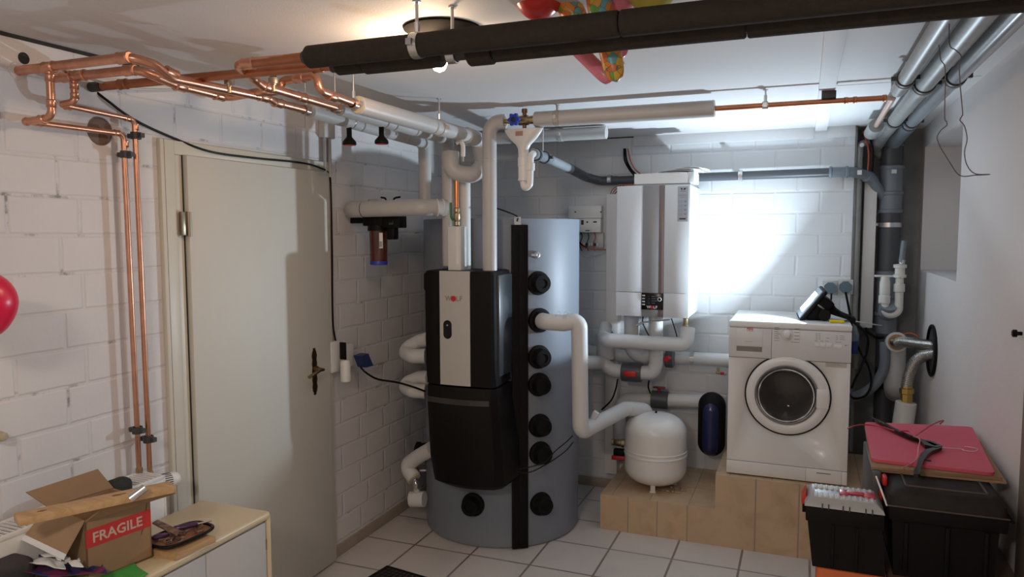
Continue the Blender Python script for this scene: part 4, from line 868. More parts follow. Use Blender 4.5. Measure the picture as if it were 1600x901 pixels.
# ================================================================== EXPANSION VESSEL
vc = Vector((-0.790, 4.275, SZ1)); vr_ = 0.180; z0v, z1v = 0.222, 0.640
t = thing('expansion_vessel', 'white round-topped expansion vessel standing on the low tiled step', 'expansion vessel', vc)
prof = []
for i in range(0, 13):
    a = -PI/2+PI/2*i/12; prof.append((vr_*abs(math.cos(a))**0.75, z0v+0.10+0.10*math.sin(a)))
prof += [(vr_, z0v+0.175), (vr_+0.004, z0v+0.178), (vr_+0.004, z0v+0.186), (vr_, z0v+0.189), (vr_, z0v+0.200), (vr_+0.003, z0v+0.203), (vr_+0.003, z0v+0.208), (vr_, z0v+0.211)]
for i in range(0, 13):
    a = PI/2*i/12; prof.append((vr_*math.cos(a)**0.75 if i < 12 else 0, z1v-0.11+0.11*math.sin(a)))
prof[0] = (0, prof[0][1])
MB().lathe((vc.x, vc.y, 0), (0, 0, 1), prof, 56).build('vessel_body', M_whiteen, t)
MB().cyl((vc.x, vc.y, z1v-0.004), (vc.x, vc.y, z1v+0.012), 0.006, 12).build('valve_nipple', M_black, t)
for a in (-PI/2+0.08, PI/6, 5*PI/6):
    p = Vector((vc.x+0.12*math.cos(a), vc.y+0.12*math.sin(a), 0))
    MB().box((p.x-0.014, p.y-0.006, SZ1), (p.x+0.014, p.y+0.006, z0v+0.05), 0.003).box((p.x-0.018, p.y-0.014, SZ1), (p.x+0.018, p.y+0.006, SZ1+0.006), 0.002).build('leg', M_white, t)
k = MB()
random.seed(5)
for i in range(9):
    p = Vector((vc.x+0.06+random.random()*0.12, vc.y-0.10+random.random()*0.1, SZ1+0.006)); k.obox(p, (0.012+random.random()*0.02, 0.012, 0.010), RZ(random.random()*3), 0.002)
tag(k.build('plaster_crumbs', mat('crumbs', (0.40, 0.33, 0.25), 0.9, noise=0.3)), 'plaster crumbs lying under the white vessel on the tiled step', 'crumbs', kind='stuff')

# ================================================================== BOILER
yb_ = 4.285
def bx_(u, v): return at(u, v, y=yb_)
bl, br_ = bx_(963, 400).x, bx_(1077, 400).x; bt, bb = at(1000, 290, y=yb_).z, at(1020, 495, y=yb_).z
bo = thing('wall_boiler', 'white wall-hung gas boiler with grey centre stripe and black display', 'boiler', ((bl+br_)/2, 4.5, bb))
MB().box((bl+0.002, yb_+0.02, bb+0.003), (br_-0.001, 4.70, bt-0.002), 0.003).build('casing', M_boilw, bo)
g0, g1, g2 = bx_(1003, 400).x, bx_(1029, 400).x, bx_(1037, 400).x; zs = at(1020, 457, y=yb_).z
MB().box((bl, yb_, zs+0.001), (g0-0.002, yb_+0.02, bt), 0.003).box((bl, yb_, bb), (g0-0.002, yb_+0.02, zs-0.001), 0.003).build('left_panel', M_boilw, bo)
MB().box((g2+0.001, yb_, zs+0.001), (br_, yb_+0.02, bt), 0.003).box((g2+0.001, yb_, bb), (br_, yb_+0.02, zs-0.001), 0.003).build('right_panel', M_boilw, bo)
MB().box((g0, yb_+0.004, bb), (g1, yb_+0.02, bt), 0.001).build('centre_panel', M_boilg, bo)
MB().box((g1, yb_+0.003, bb), (g2, yb_+0.02, bt), 0.001).build('taupe_stripe', M_boilb, bo)
MB().box((g0-0.002, yb_-0.001, bb), (g0, yb_+0.01, bt)).build('bright_edge', M_white, bo)
zd0, zd1 = at(1020, 483.5, y=yb_).z, at(1020, 457.5, y=yb_).z
dsp = MB().box((g0, yb_-0.004, zd0), (g2, yb_+0.012, zd1), 0.001).build('display', M_blackg, bo)
zr = zd1-0.012
for i in range(4): MB().box((g0+0.004, yb_-0.006, zr-0.008-i*0.0175), (g0+0.021, yb_-0.003, zr-i*0.0175), 0.001).build('menu_key', M_grille, dsp)
MB().torus((g2-0.020, yb_-0.005, zd1-0.036), (0, 1, 0), 0.010, 0.002, 24, 8).build('dial_ring', M_white, dsp)
for i in range(4):
    MB().box((g0+0.042, yb_-0.0055, zd1-0.022-i*0.013), (g0+0.046+0.004*(i % 2), yb_-0.0035, zd1-0.019-i*0.013)).box((g0+0.060, yb_-0.0055, zd1-0.022-i*0.013), (g0+0.080+0.006*(i % 3), yb_-0.0035, zd1-0.018-i*0.013)).build('screen_text', mat('dim_screen_text', (0.12, 0.14, 0.18), 0.4), dsp)
wolf(dsp, (g0+g2)/2+0.004, yb_-0.0045, zd0+0.014, 0.022, M_white)
# sticker
s0, s1 = bx_(1059, 300).x, bx_(1075.5, 300).x; z1_, z0_ = at(1067, 290, y=yb_).z-0.004, at(1067, 346, y=yb_).z
stk = MB().box((s0, yb_-0.001, z0_), (s1, yb_, z1_)).build('sticker', M_label, bo)
k = MB(); wS = s1-s0
for i in range(5):
    zz = z1_-0.082-i*0.024
    k.box((s0+0.008, yb_-0.0016, zz), (s0+0.010+wS*0.34, yb_-0.001, zz+0.0012)).box((s0+0.008, yb_-0.0016, zz-0.009), (s0+0.010+wS*0.34, yb_-0.001, zz-0.0078)).box((s0+0.008, yb_-0.0016, zz-0.009), (s0+0.0095, yb_-0.001, zz)).box((s0+wS*0.40, yb_-0.0016, zz-0.009), (s0+wS*0.415, yb_-0.001, zz))
    k.prism([(s0+wS*0.58, yb_-0.001, zz), (s1-0.008, yb_-0.001, zz), (s0+wS*0.76, yb_-0.001, zz-0.008)], (0, -0.0006, 0))
k.box((s0+0.006, yb_-0.0016, z1_-0.050), (s1-0.006, yb_-0.001, z1_-0.048)).box((s0+0.014, yb_-0.0016, z1_-0.062), (s1-0.006, yb_-0.001, z1_-0.060)).box((s0+0.016, yb_-0.0016, z1_-0.028), (s1-0.016, yb_-0.001, z1_-0.025))
k.build('sticker_print', M_textg, stk)
k = MB(); zz = z1_-0.014
k.prism([(s0+wS*0.25, yb_-0.001, zz+0.005), (s0+wS*0.42, yb_-0.001, zz+0.005), (s0+wS*0.47, yb_-0.001, zz-0.004), (s0+wS*0.36, yb_-0.001, zz-0.005)], (0, -0.0008, 0)).prism([(s0+wS*0.52, yb_-0.001, zz-0.004), (s0+wS*0.62, yb_-0.001, zz+0.005), (s0+wS*0.8, yb_-0.001, zz+0.005), (s0+wS*0.70, yb_-0.001, zz-0.005)], (0, -0.0008, 0))
k.box((s0+0.012, yb_-0.0018, z0_+0.012), (s1-0.012, yb_-0.001, z0_+0.019)); k.build('sticker_logo', M_text, stk)
# fittings under the boiler
p = at(1026, 506, y=4.42); MB().lathe((p.x, 4.42, p.z-0.02), (0, 0, 1), [(0.014, 0), (0.016, 0.003), (0.016, 0.03), (0.012, 0.034), (0.012, bb-p.z+0.02)], 18).build('brass_union', M_brass, bo)
p = at(1007, 503, y=4.40); q = at(1047, 499, y=4.40); MB().cyl(p, q, 0.005, 10).cyl(at(994, 508, y=4.4), at(1006, 503, y=4.4), 0.007, 10).build('gas_spindle', M_steel, bo)
MB().tube(spline([at(1005, 494, y=4.40), at(1004, 503, y=4.40), at(1009, 515, y=4.40), at(1016, 528, y=4.42)], 6), 0.0035, 8).build('sensor_lead', M_black, bo)
MB().tube(spline([at(1049, 497, y=4.45), at(1053, 509, y=4.45), at(1058, 526, y=4.45)], 6), 0.0035, 8).build('sensor_lead', M_black, bo)
# channel left of the boiler
t = thing('wall_trunking', 'flat grey-white trunking on the back wall left of the boiler', 'cable trunking', (-1.08, 4.66, 0.6))
a, b = at(949.5, 400, y=4.66), at(964, 400, y=4.66)
MB().box((a.x, 4.62, at(955, 740, y=4.62).z), (b.x+0.02, 4.70, at(955, 303, y=4.62).z), 0.003).build('cover', M_white, t)
for i, (u0, v0, mm) in enumerate([(0, 0, M_wirer), (4, 2, M_wirer), (8, 3, mat('red_wire', (0.5, 0.04, 0.03), 0.4))]):
    w_ = MB().tube(spline([at(954+u0*0.6, 304, y=4.64), at(957+u0, 296+v0*.6, y=4.6), at(968+u0, 290-v0*0.3, y=4.5), at(990, 288.5, y=4.4)], 8), 0.0028, 8).build('wire', mm)
    tag(w_, ['orange wire curving from the trunking top over the boiler, outermost', 'orange wire curving over the boiler corner, middle one', 'red wire curving over the boiler corner, innermost'][i], 'wire')
# tray with papers on the boiler
ty = 4.33; t0, t1 = at(991, 285, y=ty).x, at(1077, 285, y=ty).x; tz = at(1000, 286, y=ty).z
t = thing('white_tray', 'shallow white metal tray lying on top of the boiler under loose papers', 'tray', ((t0+t1)/2, 4.45, bt))
MB().prism([(t0, ty, bt+0.012), (t1, ty, bt+0.012), (t1-0.012, ty, bt+0.072), (t0, ty, bt+0.072)], (0, 0.30, 0)).build('tray_body', M_white, t)
MB().box((t0-0.005, ty-0.004, bt), (t1+0.006, ty+0.30, bt+0.010)).build('tray_base', M_boilg, t)
MB().box((t1-0.01, ty, bt+0.012), (t1+0.028, ty+0.2, bt+0.075), 0.004).build('tray_end', M_boilw, t)
random.seed(3)
for i in range(4):
    px_ = t0+0.10+i*0.035; zz = bt+0.0725+i*0.006
    k = MB(); n = 8; g = [[k.bm.verts.new(Vector((px_+0.21*a/n, ty+0.02+0.17*b/n, zz+0.016*math.sin(a/n*PI)*(0.3+i*0.25)+0.004*math.sin(b*1.3+i)))) for b in range(n+1)] for a in range(n+1)]
    for a in range(n):
        for b in range(n): k.face((g[a][b], g[a+1][b], g[a+1][b+1], g[a][b+1]))
    o = k.build('paper_sheet', M_paper); md = o.modifiers.new('th', 'SOLIDIFY'); md.thickness = 0.0012
    tag(o, ['lowest sheet of the loose papers on the boiler tray', 'second sheet of the loose papers on the boiler tray', 'third sheet of the loose papers on the boiler tray', 'topmost curled sheet of the loose papers on the boiler tray'][i], 'paper', 'papers on the boiler tray')
for i, (du, mm, lab) in enumerate([(0, M_black, 'left black cable coming down the wall behind the boiler tray'), (6, M_wirer, 'orange cable coming down the wall behind the boiler tray'), (2, M_black, 'second black cable coming down the wall behind the boiler tray')]):
    c = MB().tube(spline([at(975+du, 232, y=4.68), at(976+du*1.5, 250, y=4.67), at(983+du*1.5, 264, y=4.64), at(991+du*2.2, 274, y=4.58)], 8), 0.0055 if i != 1 else 0.0035, 8).build('cable', mm); tag(c, lab, 'cable')
# control box with terminals
yc_ = 4.67; a, b = at(890, 322, y=yc_), at(941, 363, y=yc_); zmidb = at(920, 341, y=yc_).z
t = thing('control_box', 'white heating control box with open wiring on the wall between tank and boiler', 'control box', ((a.x+b.x)/2, 4.69, b.z))
MB().box((a.x, 4.645, zmidb), (b.x, 4.70, a.z), 0.004).build('upper_cover', M_white, t)
MB().box((a.x, 4.630, b.z), (b.x, 4.70, zmidb-0.002), 0.004).build('front_panel', M_white, t)
zz = at(920, 347, y=4.63).z
MB().box((at(908, 347, y=4.63).x, 4.627, zz-0.016), (at(912, 347, y=4.63).x, 4.630, zz+0.014)).box((at(918, 347, y=4.63).x-0.006, 4.627, zz-0.004), (at(918, 347, y=4.63).x+0.004, 4.63, zz+0.006)).box((at(929, 347, y=4.63).x-0.008, 4.627, zz-0.003), (at(931, 347, y=4.63).x+0.006, 4.63, zz+0.006)).box((at(918, 361, y=4.63).x-0.014, 4.627, b.z+0.010), (at(918, 361, y=4.63).x+0.014, 4.63, b.z+0.015)).build('panel_marks', M_text, t)
for u in (899, 939): p = at(u, 331, y=4.645); MB().cyl((p.x, 4.645, p.z), (p.x, 4.642, p.z), 0.005, 12).build('screw', M_text, t)
zz0, zz1 = at(920, 387, y=4.67).z, b.z-0.001
MB().box((a.x, 4.672, zz0), (b.x+0.008, 4.70, zz1), 0.002).build('terminal_bay', M_grille, t)
for i in range(8):
    x = a.x+0.06+i*0.018; MB().box((x, 4.655, zz0+0.012), (x+0.012, 4.675, zz0+0.032), 0.002).build('terminal', M_white if i % 3 else M_text, t)
for i, mm in enumerate([M_black, M_text, M_wirer]):
    x = a.x+0.08+i*0.045; MB().tube(spline([(x, 4.665, zz1), (x+0.012, 4.65, zz1-0.03), (x-0.004, 4.65, zz0+0.02), (x+0.01, 4.65, zz0-0.02)], 6), 0.003, 8).build('lead', mm, t)
k = MB().tube(spline([at(903, 380, y=4.6), at(912, 386, y=4.62), at(925, 389, y=4.64), at(950, 390, y=4.66)], 8), 0.0035, 8).build('wire', M_wirer); tag(k, 'orange wire sagging under the control box', 'wire')
k = MB().tube(spline([at(902, 382, y=4.6), at(912, 400, y=4.62), at(928, 400, y=4.64), at(951, 392, y=4.66)], 8), 0.0035, 8).build('wire', M_wirew); tag(k, 'grey wire sagging lowest under the control box', 'wire')
k = MB().tube(spline([at(903, 376, y=4.58), at(910, 383, y=4.62), at(917, 387, y=4.64)], 8), 0.006, 8).build('cable', M_black); tag(k, 'thick black cable end under the control box', 'cable')

# ================================================================== WASHING MACHINE
yw = 4.06
def W(u, v): return at(u, v, y=yw)
wx0, wx1 = -0.366, 0.230; wz0, wz1 = 0.402, 1.230
wm = thing('washing_machine', 'white front-loading washing machine on the high tiled plinth', 'washing machine', (-0.068, 4.33, SZ2))
zp0, zp1 = W(1200, 563).z, W(1200, 512).z
zc0 = W(1137, 556).z; ztp = W(1137, 510).z
MB().box((wx0, yw+0.004, wz0), (wx1, 4.62, zc0-0.002), 0.004).build('body', M_whiteen, wm)
MB().box((wx0, yw+0.004, zc0-0.002), (wx1, 4.62, ztp-0.001), 0.003).build('upper_body', M_whiteen, wm)
MB().box((wx0-0.001, yw-0.004, ztp), (wx1+0.001, 4.63, wz1), 0.008, seg=3).build('top_panel', M_whiteen, wm)
pnl = mat('panel_white', (0.70, 0.68, 0.67), 0.35)
MB().box((wx0, yw-0.004, zc0), (W(1206, 530).x-0.001, yw+0.01, ztp-0.002), 0.003).build('drawer_panel', pnl, wm)
cp = MB().box((W(1206, 530).x, yw-0.004, zc0), (wx1, yw+0.01, ztp-0.002), 0.003).build('control_panel', pnl, wm)
a, b = W(1151, 509), W(1191.5, 542)
dr = MB().box((a.x, yw-0.008, b.z+0.002), (b.x, yw-0.002, ztp-0.010), 0.002).build('detergent_drawer', mat('drawer_white', (0.74, 0.73, 0.72), 0.35), wm)
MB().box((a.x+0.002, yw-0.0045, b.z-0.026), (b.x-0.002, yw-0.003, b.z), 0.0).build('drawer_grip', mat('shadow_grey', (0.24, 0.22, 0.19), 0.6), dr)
p = W(1172, 513); text_mesh('maker_lettering', 'AEG', 0.017, (p.x, yw-0.0085, p.z), (1, 0, 0), (0, 0, 1), M_red, dr, bold=0.0004)
MB().box((p.x-0.017, yw-0.0088, p.z-0.0125), (p.x+0.017, yw-0.008, p.z-0.0105)).build('maker_underline', M_red, dr)
p = W(1170, 533); k = MB()
for i in range(7): k.box((p.x-0.018+i*0.0055, yw-0.0088, p.z-0.0015), (p.x-0.0155+i*0.0055, yw-0.008, p.z+0.0015))
k.build('model_print', M_textg, dr)
kn = W(1229.5, 522)
knob = MB().lathe((kn.x, yw-0.004, kn.z), (0, -1, 0), [(0.021, 0), (0.021, 0.004), (0.0185, 0.007), (0.017, 0.024), (0.013, 0.026), (0, 0.026)], 32).build('programme_knob', M_white, cp)
k = MB()
for i in range(20):
    an = PI/2+ (i-9.5)*2*PI/22 + PI; c_ = Vector((kn.x+0.030*math.cos(an), yw-0.0045, kn.z+0.030*math.sin(an)))
    k.obox(c_, (0.006, 0.001, 0.0016), RY(-an))
for i in range(6): k.box((kn.x-0.062, yw-0.0046, kn.z+0.032-i*0.011), (kn.x-0.040+0.006*(i % 2), yw-0.004, kn.z+0.035-i*0.011))
for i in range(4): k.box((kn.x+0.036, yw-0.0046, kn.z+0.029-i*0.018), (kn.x+0.060, yw-0.004, kn.z+0.0325-i*0.018))
k.box((kn.x-0.062, yw-0.0046, kn.z-0.036), (kn.x-0.036, yw-0.004, kn.z-0.034)).box((kn.x+0.02, yw-0.0046, kn.z-0.040), (kn.x+0.062, yw-0.004, kn.z-0.038)).box((kn.x+0.063, yw-0.0046, kn.z-0.036), (kn.x+0.0638, yw-0.004, kn.z+0.034))
k.build('dial_print', M_textg, cp)
for u0, u1, v in ((1273, 1281, 538), (1282, 1290, 538.5), (1291, 1299, 539), (1303.5, 1315, 540.5)):
    a, b = W(u0, v), W(u1, v); MB().box((a.x, yw-0.008, a.z-0.009), (b.x, yw-0.003, a.z+0.009), 0.0015).build('push_button', M_white, cp)
k = MB()
for u, n_, L_ in ((1275, 4, 0.010), (1279.5, 4, 0.010), (1307, 3, 0.008), (1313, 3, 0.022)):
    for i in range(n_):
        p = W(u, 520.5+2.8*i+(4 if u > 1300 else 0)); k.box((p.x-0.002, yw-0.0046, p.z-0.001), (p.x-0.002+L_, yw-0.004, p.z+0.0012))
for u, v in ((1273, 532), (1282, 532.3), (1290, 532.6), (1310, 534), (1291, 527.8), (1305, 534)): p = W(u, v); k.box((p.x, yw-0.0046, p.z-0.001), (p.x+0.014, yw-0.004, p.z+0.0012))
p = W(1320, 539); k.box((p.x, yw-0.0046, p.z-0.003), (p.x+0.006, yw-0.004, p.z+0.002)).box((p.x+0.008, yw-0.0046, p.z), (p.x+0.014, yw-0.004, p.z+0.002))
k.build('panel_print', M_textg, cp)
# door
dc = W(1230, 617.5); Rr = (W(1297, 618).x-W(1163, 618).x)/2; gc = W(1228, 616.5); Rg = (W(1278, 617).x-W(1180, 617).x)/2
door = MB().lathe((dc.x, yw+0.006, dc.z), (0, -1, 0), [(Rr-0.005, 0), (Rr-0.005, 0.008), (Rr-0.012, 0.014), (Rr*0.86, 0.017), (Rg+0.012, 0.016), (Rg+0.002, 0.012), (Rg-0.002, 0.006), (Rg-0.002, 0.0)], 72, caps=False).build('door_ring', M_whiteen, wm)
MB().torus((dc.x, yw+0.003, dc.z), (0, -1, 0), Rr, 0.0035, 72, 8).build('black_gasket', M_black, wm)
MB().torus((gc.x, yw-0.007, gc.z), (0, -1, 0), Rg-0.001, 0.0045, 64, 10).build('glass_rim', mat('rim_grey', (0.20, 0.20, 0.20), 0.3), door)
prof = [(Rg-0.003, 0.010), (Rg-0.008, 0.016)]+[((Rg-0.012)*math.cos(a), 0.016-0.07*math.sin(a)) for a in [PI/2*i/10 for i in range(11)]]
MB().lathe((gc.x, yw, gc.z), (0, -1, 0), prof, 56, caps=False).build('glass_bowl', M_glass, door)
# the drum and dark interior set into the body behind the glass
MB().lathe((gc.x, yw+0.0, gc.z), (0, 1, 0), [(Rg-0.004, -0.004), (Rg+0.000, 0.05), (Rg+0.022, 0.07), (Rg+0.026, 0.35), (0, 0.36)], 56, caps=False).build('drum', M_drum, wm)
MB().torus((gc.x, yw+0.055, gc.z), (0, 1, 0), Rg-0.004, 0.016, 56, 12).build('door_seal', mat('seal_grey', (0.10, 0.10, 0.10), 0.6), wm)
for a in (0.5, 2.6, 4.7):
    MB().prism([(gc.x+(Rg+0.020)*math.cos(a+s), yw+0.09, gc.z+(Rg+0.020)*math.sin(a+s)) for s in (-0.2, 0.2)]+[(gc.x+(Rg-0.05)*math.cos(a), yw+0.09, gc.z+(Rg-0.05)*math.sin(a))], (0, 0.24, 0)).build('drum_paddle', M_drum, wm)
a, b = W(1276, 607), W(1295.5, 638)
MB().box((a.x, yw-0.017, b.z), (dc.x+Rr*0.955, yw-0.004, a.z), 0.003).build('door_grip', M_whiteen, door)
# plinth strip, flap, sticker, feet
zb_ = W(1137, 717).z
MB().box((wx0, yw, wz0), (W(1259, 740).x-0.001, yw+0.006, zb_-0.002), 0.002).build('plinth_strip', M_whiteen, wm)
fl = MB().box((W(1259, 740).x, yw, wz0), (W(1315, 745).x, yw+0.006, zb_-0.002), 0.002).build('filter_flap', M_whiteen, wm)
MB().box((W(1315, 745).x+0.001, yw, wz0), (wx1, yw+0.006, zb_-0.002), 0.002).build('plinth_strip', M_whiteen, wm)
a, b = W(1275.5, 737.5), W(1298, 741.5); MB().box((a.x, yw-0.0006, b.z), (b.x, yw+0.001, a.z)).build('flap_grip', mat('shadow_grey', (0.24, 0.22, 0.19), 0.6), fl)
MB().box((wx0, yw+0.0035, zb_-0.002), (wx1, yw+0.0045, zb_), 0).build('gap_line', M_gap, wm)
MB().box((wx0, yw+0.0, zc0-0.0025), (wx1, yw+0.0045, zc0-0.0005), 0).build('gap_line', mat('soft_gap', (0.25, 0.24, 0.23), 0.8), wm)
a, b = W(1290, 558), W(1323, 575); stk = MB().box((a.x, yw+0.003, b.z), (b.x, yw+0.0042, a.z)).build('info_sticker', M_btape, wm)
k = MB()
for i in range(7): k.box((a.x+0.006, yw+0.0024, a.z-0.008-i*0.0062), (a.x+0.050+0.03*((i*7) % 3)/2, yw+0.003, a.z-0.0065-i*0.0062))
k.build('sticker_print', mat('brownish_print', (0.33, 0.29, 0.25), 0.6), stk)
for x in (wx0+0.05, wx1-0.05):
    for y in (yw+0.05, 4.56): MB().cyl((x, y, SZ2), (x, y, wz0), 0.022, 16).build('foot', M_black, wm)
# hollow the machine so that the drum shows: a round port cut through the front
for nm in ('body',):
    bd = [c for c in wm.children if c.name.split('.')[0] == nm][0]
    cu = MB().cyl((gc.x, yw-0.1, gc.z), (gc.x, yw+0.40, gc.z), Rg+0.030, 48); cu.origin0 = True
    cut = cu.build('cutter', M_whiteen); cut.location = (0, 0, 0)
    fr_ = MB(); bpy.context.view_layer.update()
    md = bd.modifiers.new('b', 'BOOLEAN'); md.operation = 'DIFFERENCE'; md.object = cut; md.solver = 'EXACT'
    bpy.context.view_layer.update()
    me = bpy.data.meshes.new_from_object(bd.evaluated_get(bpy.context.evaluated_depsgraph_get())); bd.modifiers.clear(); bd.data = me
    bpy.data.objects.remove(cut)
# front skin ring closing the gap between body cut and door glass
MB().lathe((gc.x, yw+0.004, gc.z), (0, 1, 0), [(Rg-0.001, 0), (Rg+0.040, 0), (Rg+0.040, 0.003), (Rg-0.001, 0.003), (Rg-0.001, 0)], 64, caps=False).build('front_skin', M_whiteen, wm)

# ---- LED floodlight on the machine
fl = thing('floodlight', 'black LED floodlight switched on, lying tilted on the washing machine', 'floodlight', (0.13, 4.25, wz1))
fc = at(1268, 474, y=4.29); nrm = Vector((-0.78, -0.13, 0.60)).normalized()
fu = Vector((0, 1, 0)); fu = (fu-nrm*fu.dot(nrm)).normalized(); fv = nrm.cross(fu)
Rf = Matrix((fu, fv, nrm)).transposed()
def FL(a, b, c): return fc+fu*a+fv*b+nrm*c
def fbox(k, c, s, bev=0.004): k.obox(FL(*c), s, Rf, bev, 3)
k = MB(); fbox(k, (0, 0, 0.0), (0.20, 0.205, 0.022), 0.010); k.build('front_frame', M_black, fl)
k = MB(); fbox(k, (0, 0, 0.013), (0.172, 0.180, 0.010), 0.004); k.build('clear_lens', M_lens, fl)
k = MB(); fbox(k, (0, 0, 0.0185), (0.10, 0.12, 0.002), 0.0); k.build('led_panel', M_led, fl)
k = MB(); fbox(k, (0, 0.0, -0.045), (0.15, 0.15, 0.075), 0.012)
for i in range(6): fbox(k, (0, -0.06+i*0.024, -0.088), (0.14, 0.006, 0.02), 0.001)
k.build('housing', M_black, fl)
k = MB(); fbox(k, (0.0, -0.02, -0.03), (0.155, 0.008, 0.05), 0.001); k.build('silver_trim', M_steel, fl)
k = MB(); q0 = FL(0, -0.03, -0.09); q1 = Vector((q0.x+0.125, 4.24, wz1+0.012)); 
k.prism([q0+Vector((0, -0.05, 0.012)), q1+Vector((0, -0.05, 0.008)), q1+Vector((0, -0.05, -0.010)), q0+Vector((0, -0.05, -0.018))], (0, 0.10, 0)); k.build('stand', M_blackm, fl)
q = FL(0, -0.055, -0.04); MB().cyl((q.x, 4.19, wz1+0.032), (q.x, 4.29, wz1+0.032), 0.030, 24).build('lower_hinge', M_black, fl)
q2 = at(1296, 476, y=4.27); MB().cyl(FL(0.0, 0.035, -0.085), q2, 0.011, 12).build('cable_gland', M_black, fl)
lamp('floodlight_beam', 'AREA', FL(0, 0, 0.026), 25, (0.70, 0.86, 1.0), 0.045, (nrm+Vector((0.0, -0.33, 0.0))).normalized(), 2.95)
cb = [q2, at(1312, 487, y=4.20), at(1330, 501, y=4.18), at(1345, 512, y=4.30), at(1356, 528, y=4.40), at(1354, 552, y=4.45), at(1346, 572, y=4.45), at(1335, 595, y=4.4), at(1331, 606, y=4.38)]
c = MB().tube(spline(cb, 10), 0.0065, 10).build('power_cable', M_black); tag(c, 'black floodlight cable arching down at the right of the washing machine', 'cable')
cb = [at(1321, 456, y=4.64), at(1325, 475, y=4.64), at(1329, 497, y=4.64), at(1334, 525, y=4.63), at(1345, 550, y=4.60), at(1358, 575, y=4.55), at(1361, 600, y=4.5), at(1352, 618, y=4.48), at(1334, 622, y=4.45), at(1325, 612, y=4.64)]
c = MB().tube(spline(cb, 10), 0.0065, 10).build('power_cable', M_black); tag(c, 'black cable from the right wall plug looping down behind the machine', 'cable')
p = at(1296, 501, y=4.13); q = at(1320, 498.5, y=4.13); zt_ = wz1+0.009
k = thing('yellow_tool_handle', 'translucent yellow tool handle lying beside the floodlight', 'tool', ((p.x+q.x)/2, 4.13, wz1))
MB().lathe((p.x, 4.13, zt_), (1, 0.0, 0), [(0.006, 0), (0.0088, 0.003), (0.0088, 0.03), (0.0075, 0.04), (0.0088, 0.05), (0.0085, q.x-p.x-0.004), (0.005, q.x-p.x)], 8).build('handle_body', M_yellow, k)
c = MB().tube(spline([at(1325, 500, y=4.3), at(1345, 503, y=4.35), at(1368, 507, y=4.5), at(1378, 508, y=4.70)], 6), 0.0028, 8).build('wire', M_white); tag(c, 'thin white wire from the machine top to the grey stack', 'wire')
# wall sockets and plugs
ys_ = 4.69
for i, (u, v) in enumerate(((1297, 449.5), (1321, 448))):
    p = at(u, v, y=ys_); t = thing('wall_socket', ['left white wall socket above the washing machine', 'right white wall socket above the washing machine'][i], 'socket', (p.x, 4.695, p.z-0.04))
    MB().box((p.x-0.041, 4.685, p.z-0.043), (p.x+0.041, 4.70, p.z+0.043), 0.004).build('socket_plate', M_grille, t)
    k = MB(); k.prism([(p.x+0.036*math.cos(a)*1.0, 4.686, p.z+0.036*math.sin(a)) for a in [PI/8+PI/4*j for j in range(8)]], (0, -0.035, 0)); o = k.build('plug', M_plug)
    tag(o, ['blue-grey plug in the left wall socket', 'blue-grey plug in the right wall socket'][i], 'plug')
c = MB().tube(spline([at(1299, 458, y=4.65), at(1298, 470, y=4.64), at(1293, 482, y=4.63), at(1289, 497, y=4.64)], 6), 0.005, 8).build('power_cable', M_black); tag(c, 'black cable from the left wall plug going behind the floodlight', 'cable')
p = at(1337, 522, y=4.60)
t = thing('water_tap', 'grey and blue water hose connection right of the washing machine', 'hose', (p.x, 4.62, p.z-0.1))
MB().tube(spline([at(1332, 510, y=4.62), at(1337, 523, y=4.62), at(1336, 538, y=4.62)], 6), 0.018, 12).build('hose', M_htgrey, t)
MB().cyl(at(1335, 533, y=4.60), at(1335, 552, y=4.60), 0.019, 14).build('blue_coupling', mat('deep_blue', (0.02, 0.04, 0.16), 0.4), t)
MB().cyl(at(1337, 552, y=4.62), at(1335, 575, y=4.62), 0.022, 14).build('olive_body', mat('olive_metal', (0.22, 0.21, 0.16), 0.4, 0.5), t)

# ================================================================== RIGHT CORNER PLUMBING
t = thing('white_siphon', 'white plastic waste trap with U-bend in front of the grey stack', 'siphon', at(1390, 495, y=4.66))
ysp = 4.66
a0 = at(1383, 436, y=ysp); a1 = at(1383, 474, y=ysp); r0 = at(1406, 425, y=ysp)
MB().lathe((a0.x, ysp, a1.z), (0, 0, 1), [(0.026, 0), (0.031, 0.003), (0.031, 0.045), (0.026, 0.048), (0.028, 0.055), (0.028, a0.z-a1.z-0.02), (0.024, a0.z-a1.z), (0.024, a0.z-a1.z+0.015)], 26).box((a0.x-0.055, ysp-0.014, a0.z+0.012), (a0.x+0.055, ysp+0.014, a0.z+0.024), 0.004).build('siphon_cup', mat('ivory_plastic', (0.70, 0.69, 0.63), 0.35), t)
MB().tube(fillet([(a0.x+0.004, ysp, a1.z+0.01), (a0.x+0.006, ysp, at(1390, 492, y=ysp).z), (at(1404, 490, y=ysp).x, ysp, at(1400, 490, y=ysp).z), (r0.x, ysp, at(1405, 440, y=ysp).z)], 0.045, 10), 0.022, 20).build('u_bend', mat('ivory_plastic', (0.7, 0.7, 0.63)), t)
MB().lathe((r0.x, ysp, at(1405, 456, y=ysp).z), (0, 0, 1), [(0.024, 0), (0.029, 0.003), (0.029, 0.045), (0.022, 0.048), (0.022, 0.08), (0.034, 0.083), (0.034, 0.098), (0.026, 0.10), (0.026, 0.135), (0.034, 0.138), (0.034, 0.155), (0.018, 0.158)], 24).build('union_nut', mat('ivory_plastic', (0.7, 0.7, 0.63)), t)
p = at(1408, 418, y=ysp); MB().lathe(p, (0.12, 0, 1), [(0.019, 0), (0.019, 0.02), (0.015, 0.022), (0.015, 0.045)], 18).build('hose_clip', M_steel, t)
MB().tube(spline([p+Vector((0, 0, 0.03)), at(1409, 405, y=ysp), at(1411, 390, y=ysp), at(1413, 376, y=ysp)], 6), 0.015, 14).build('drain_hose', M_htgrey, t)
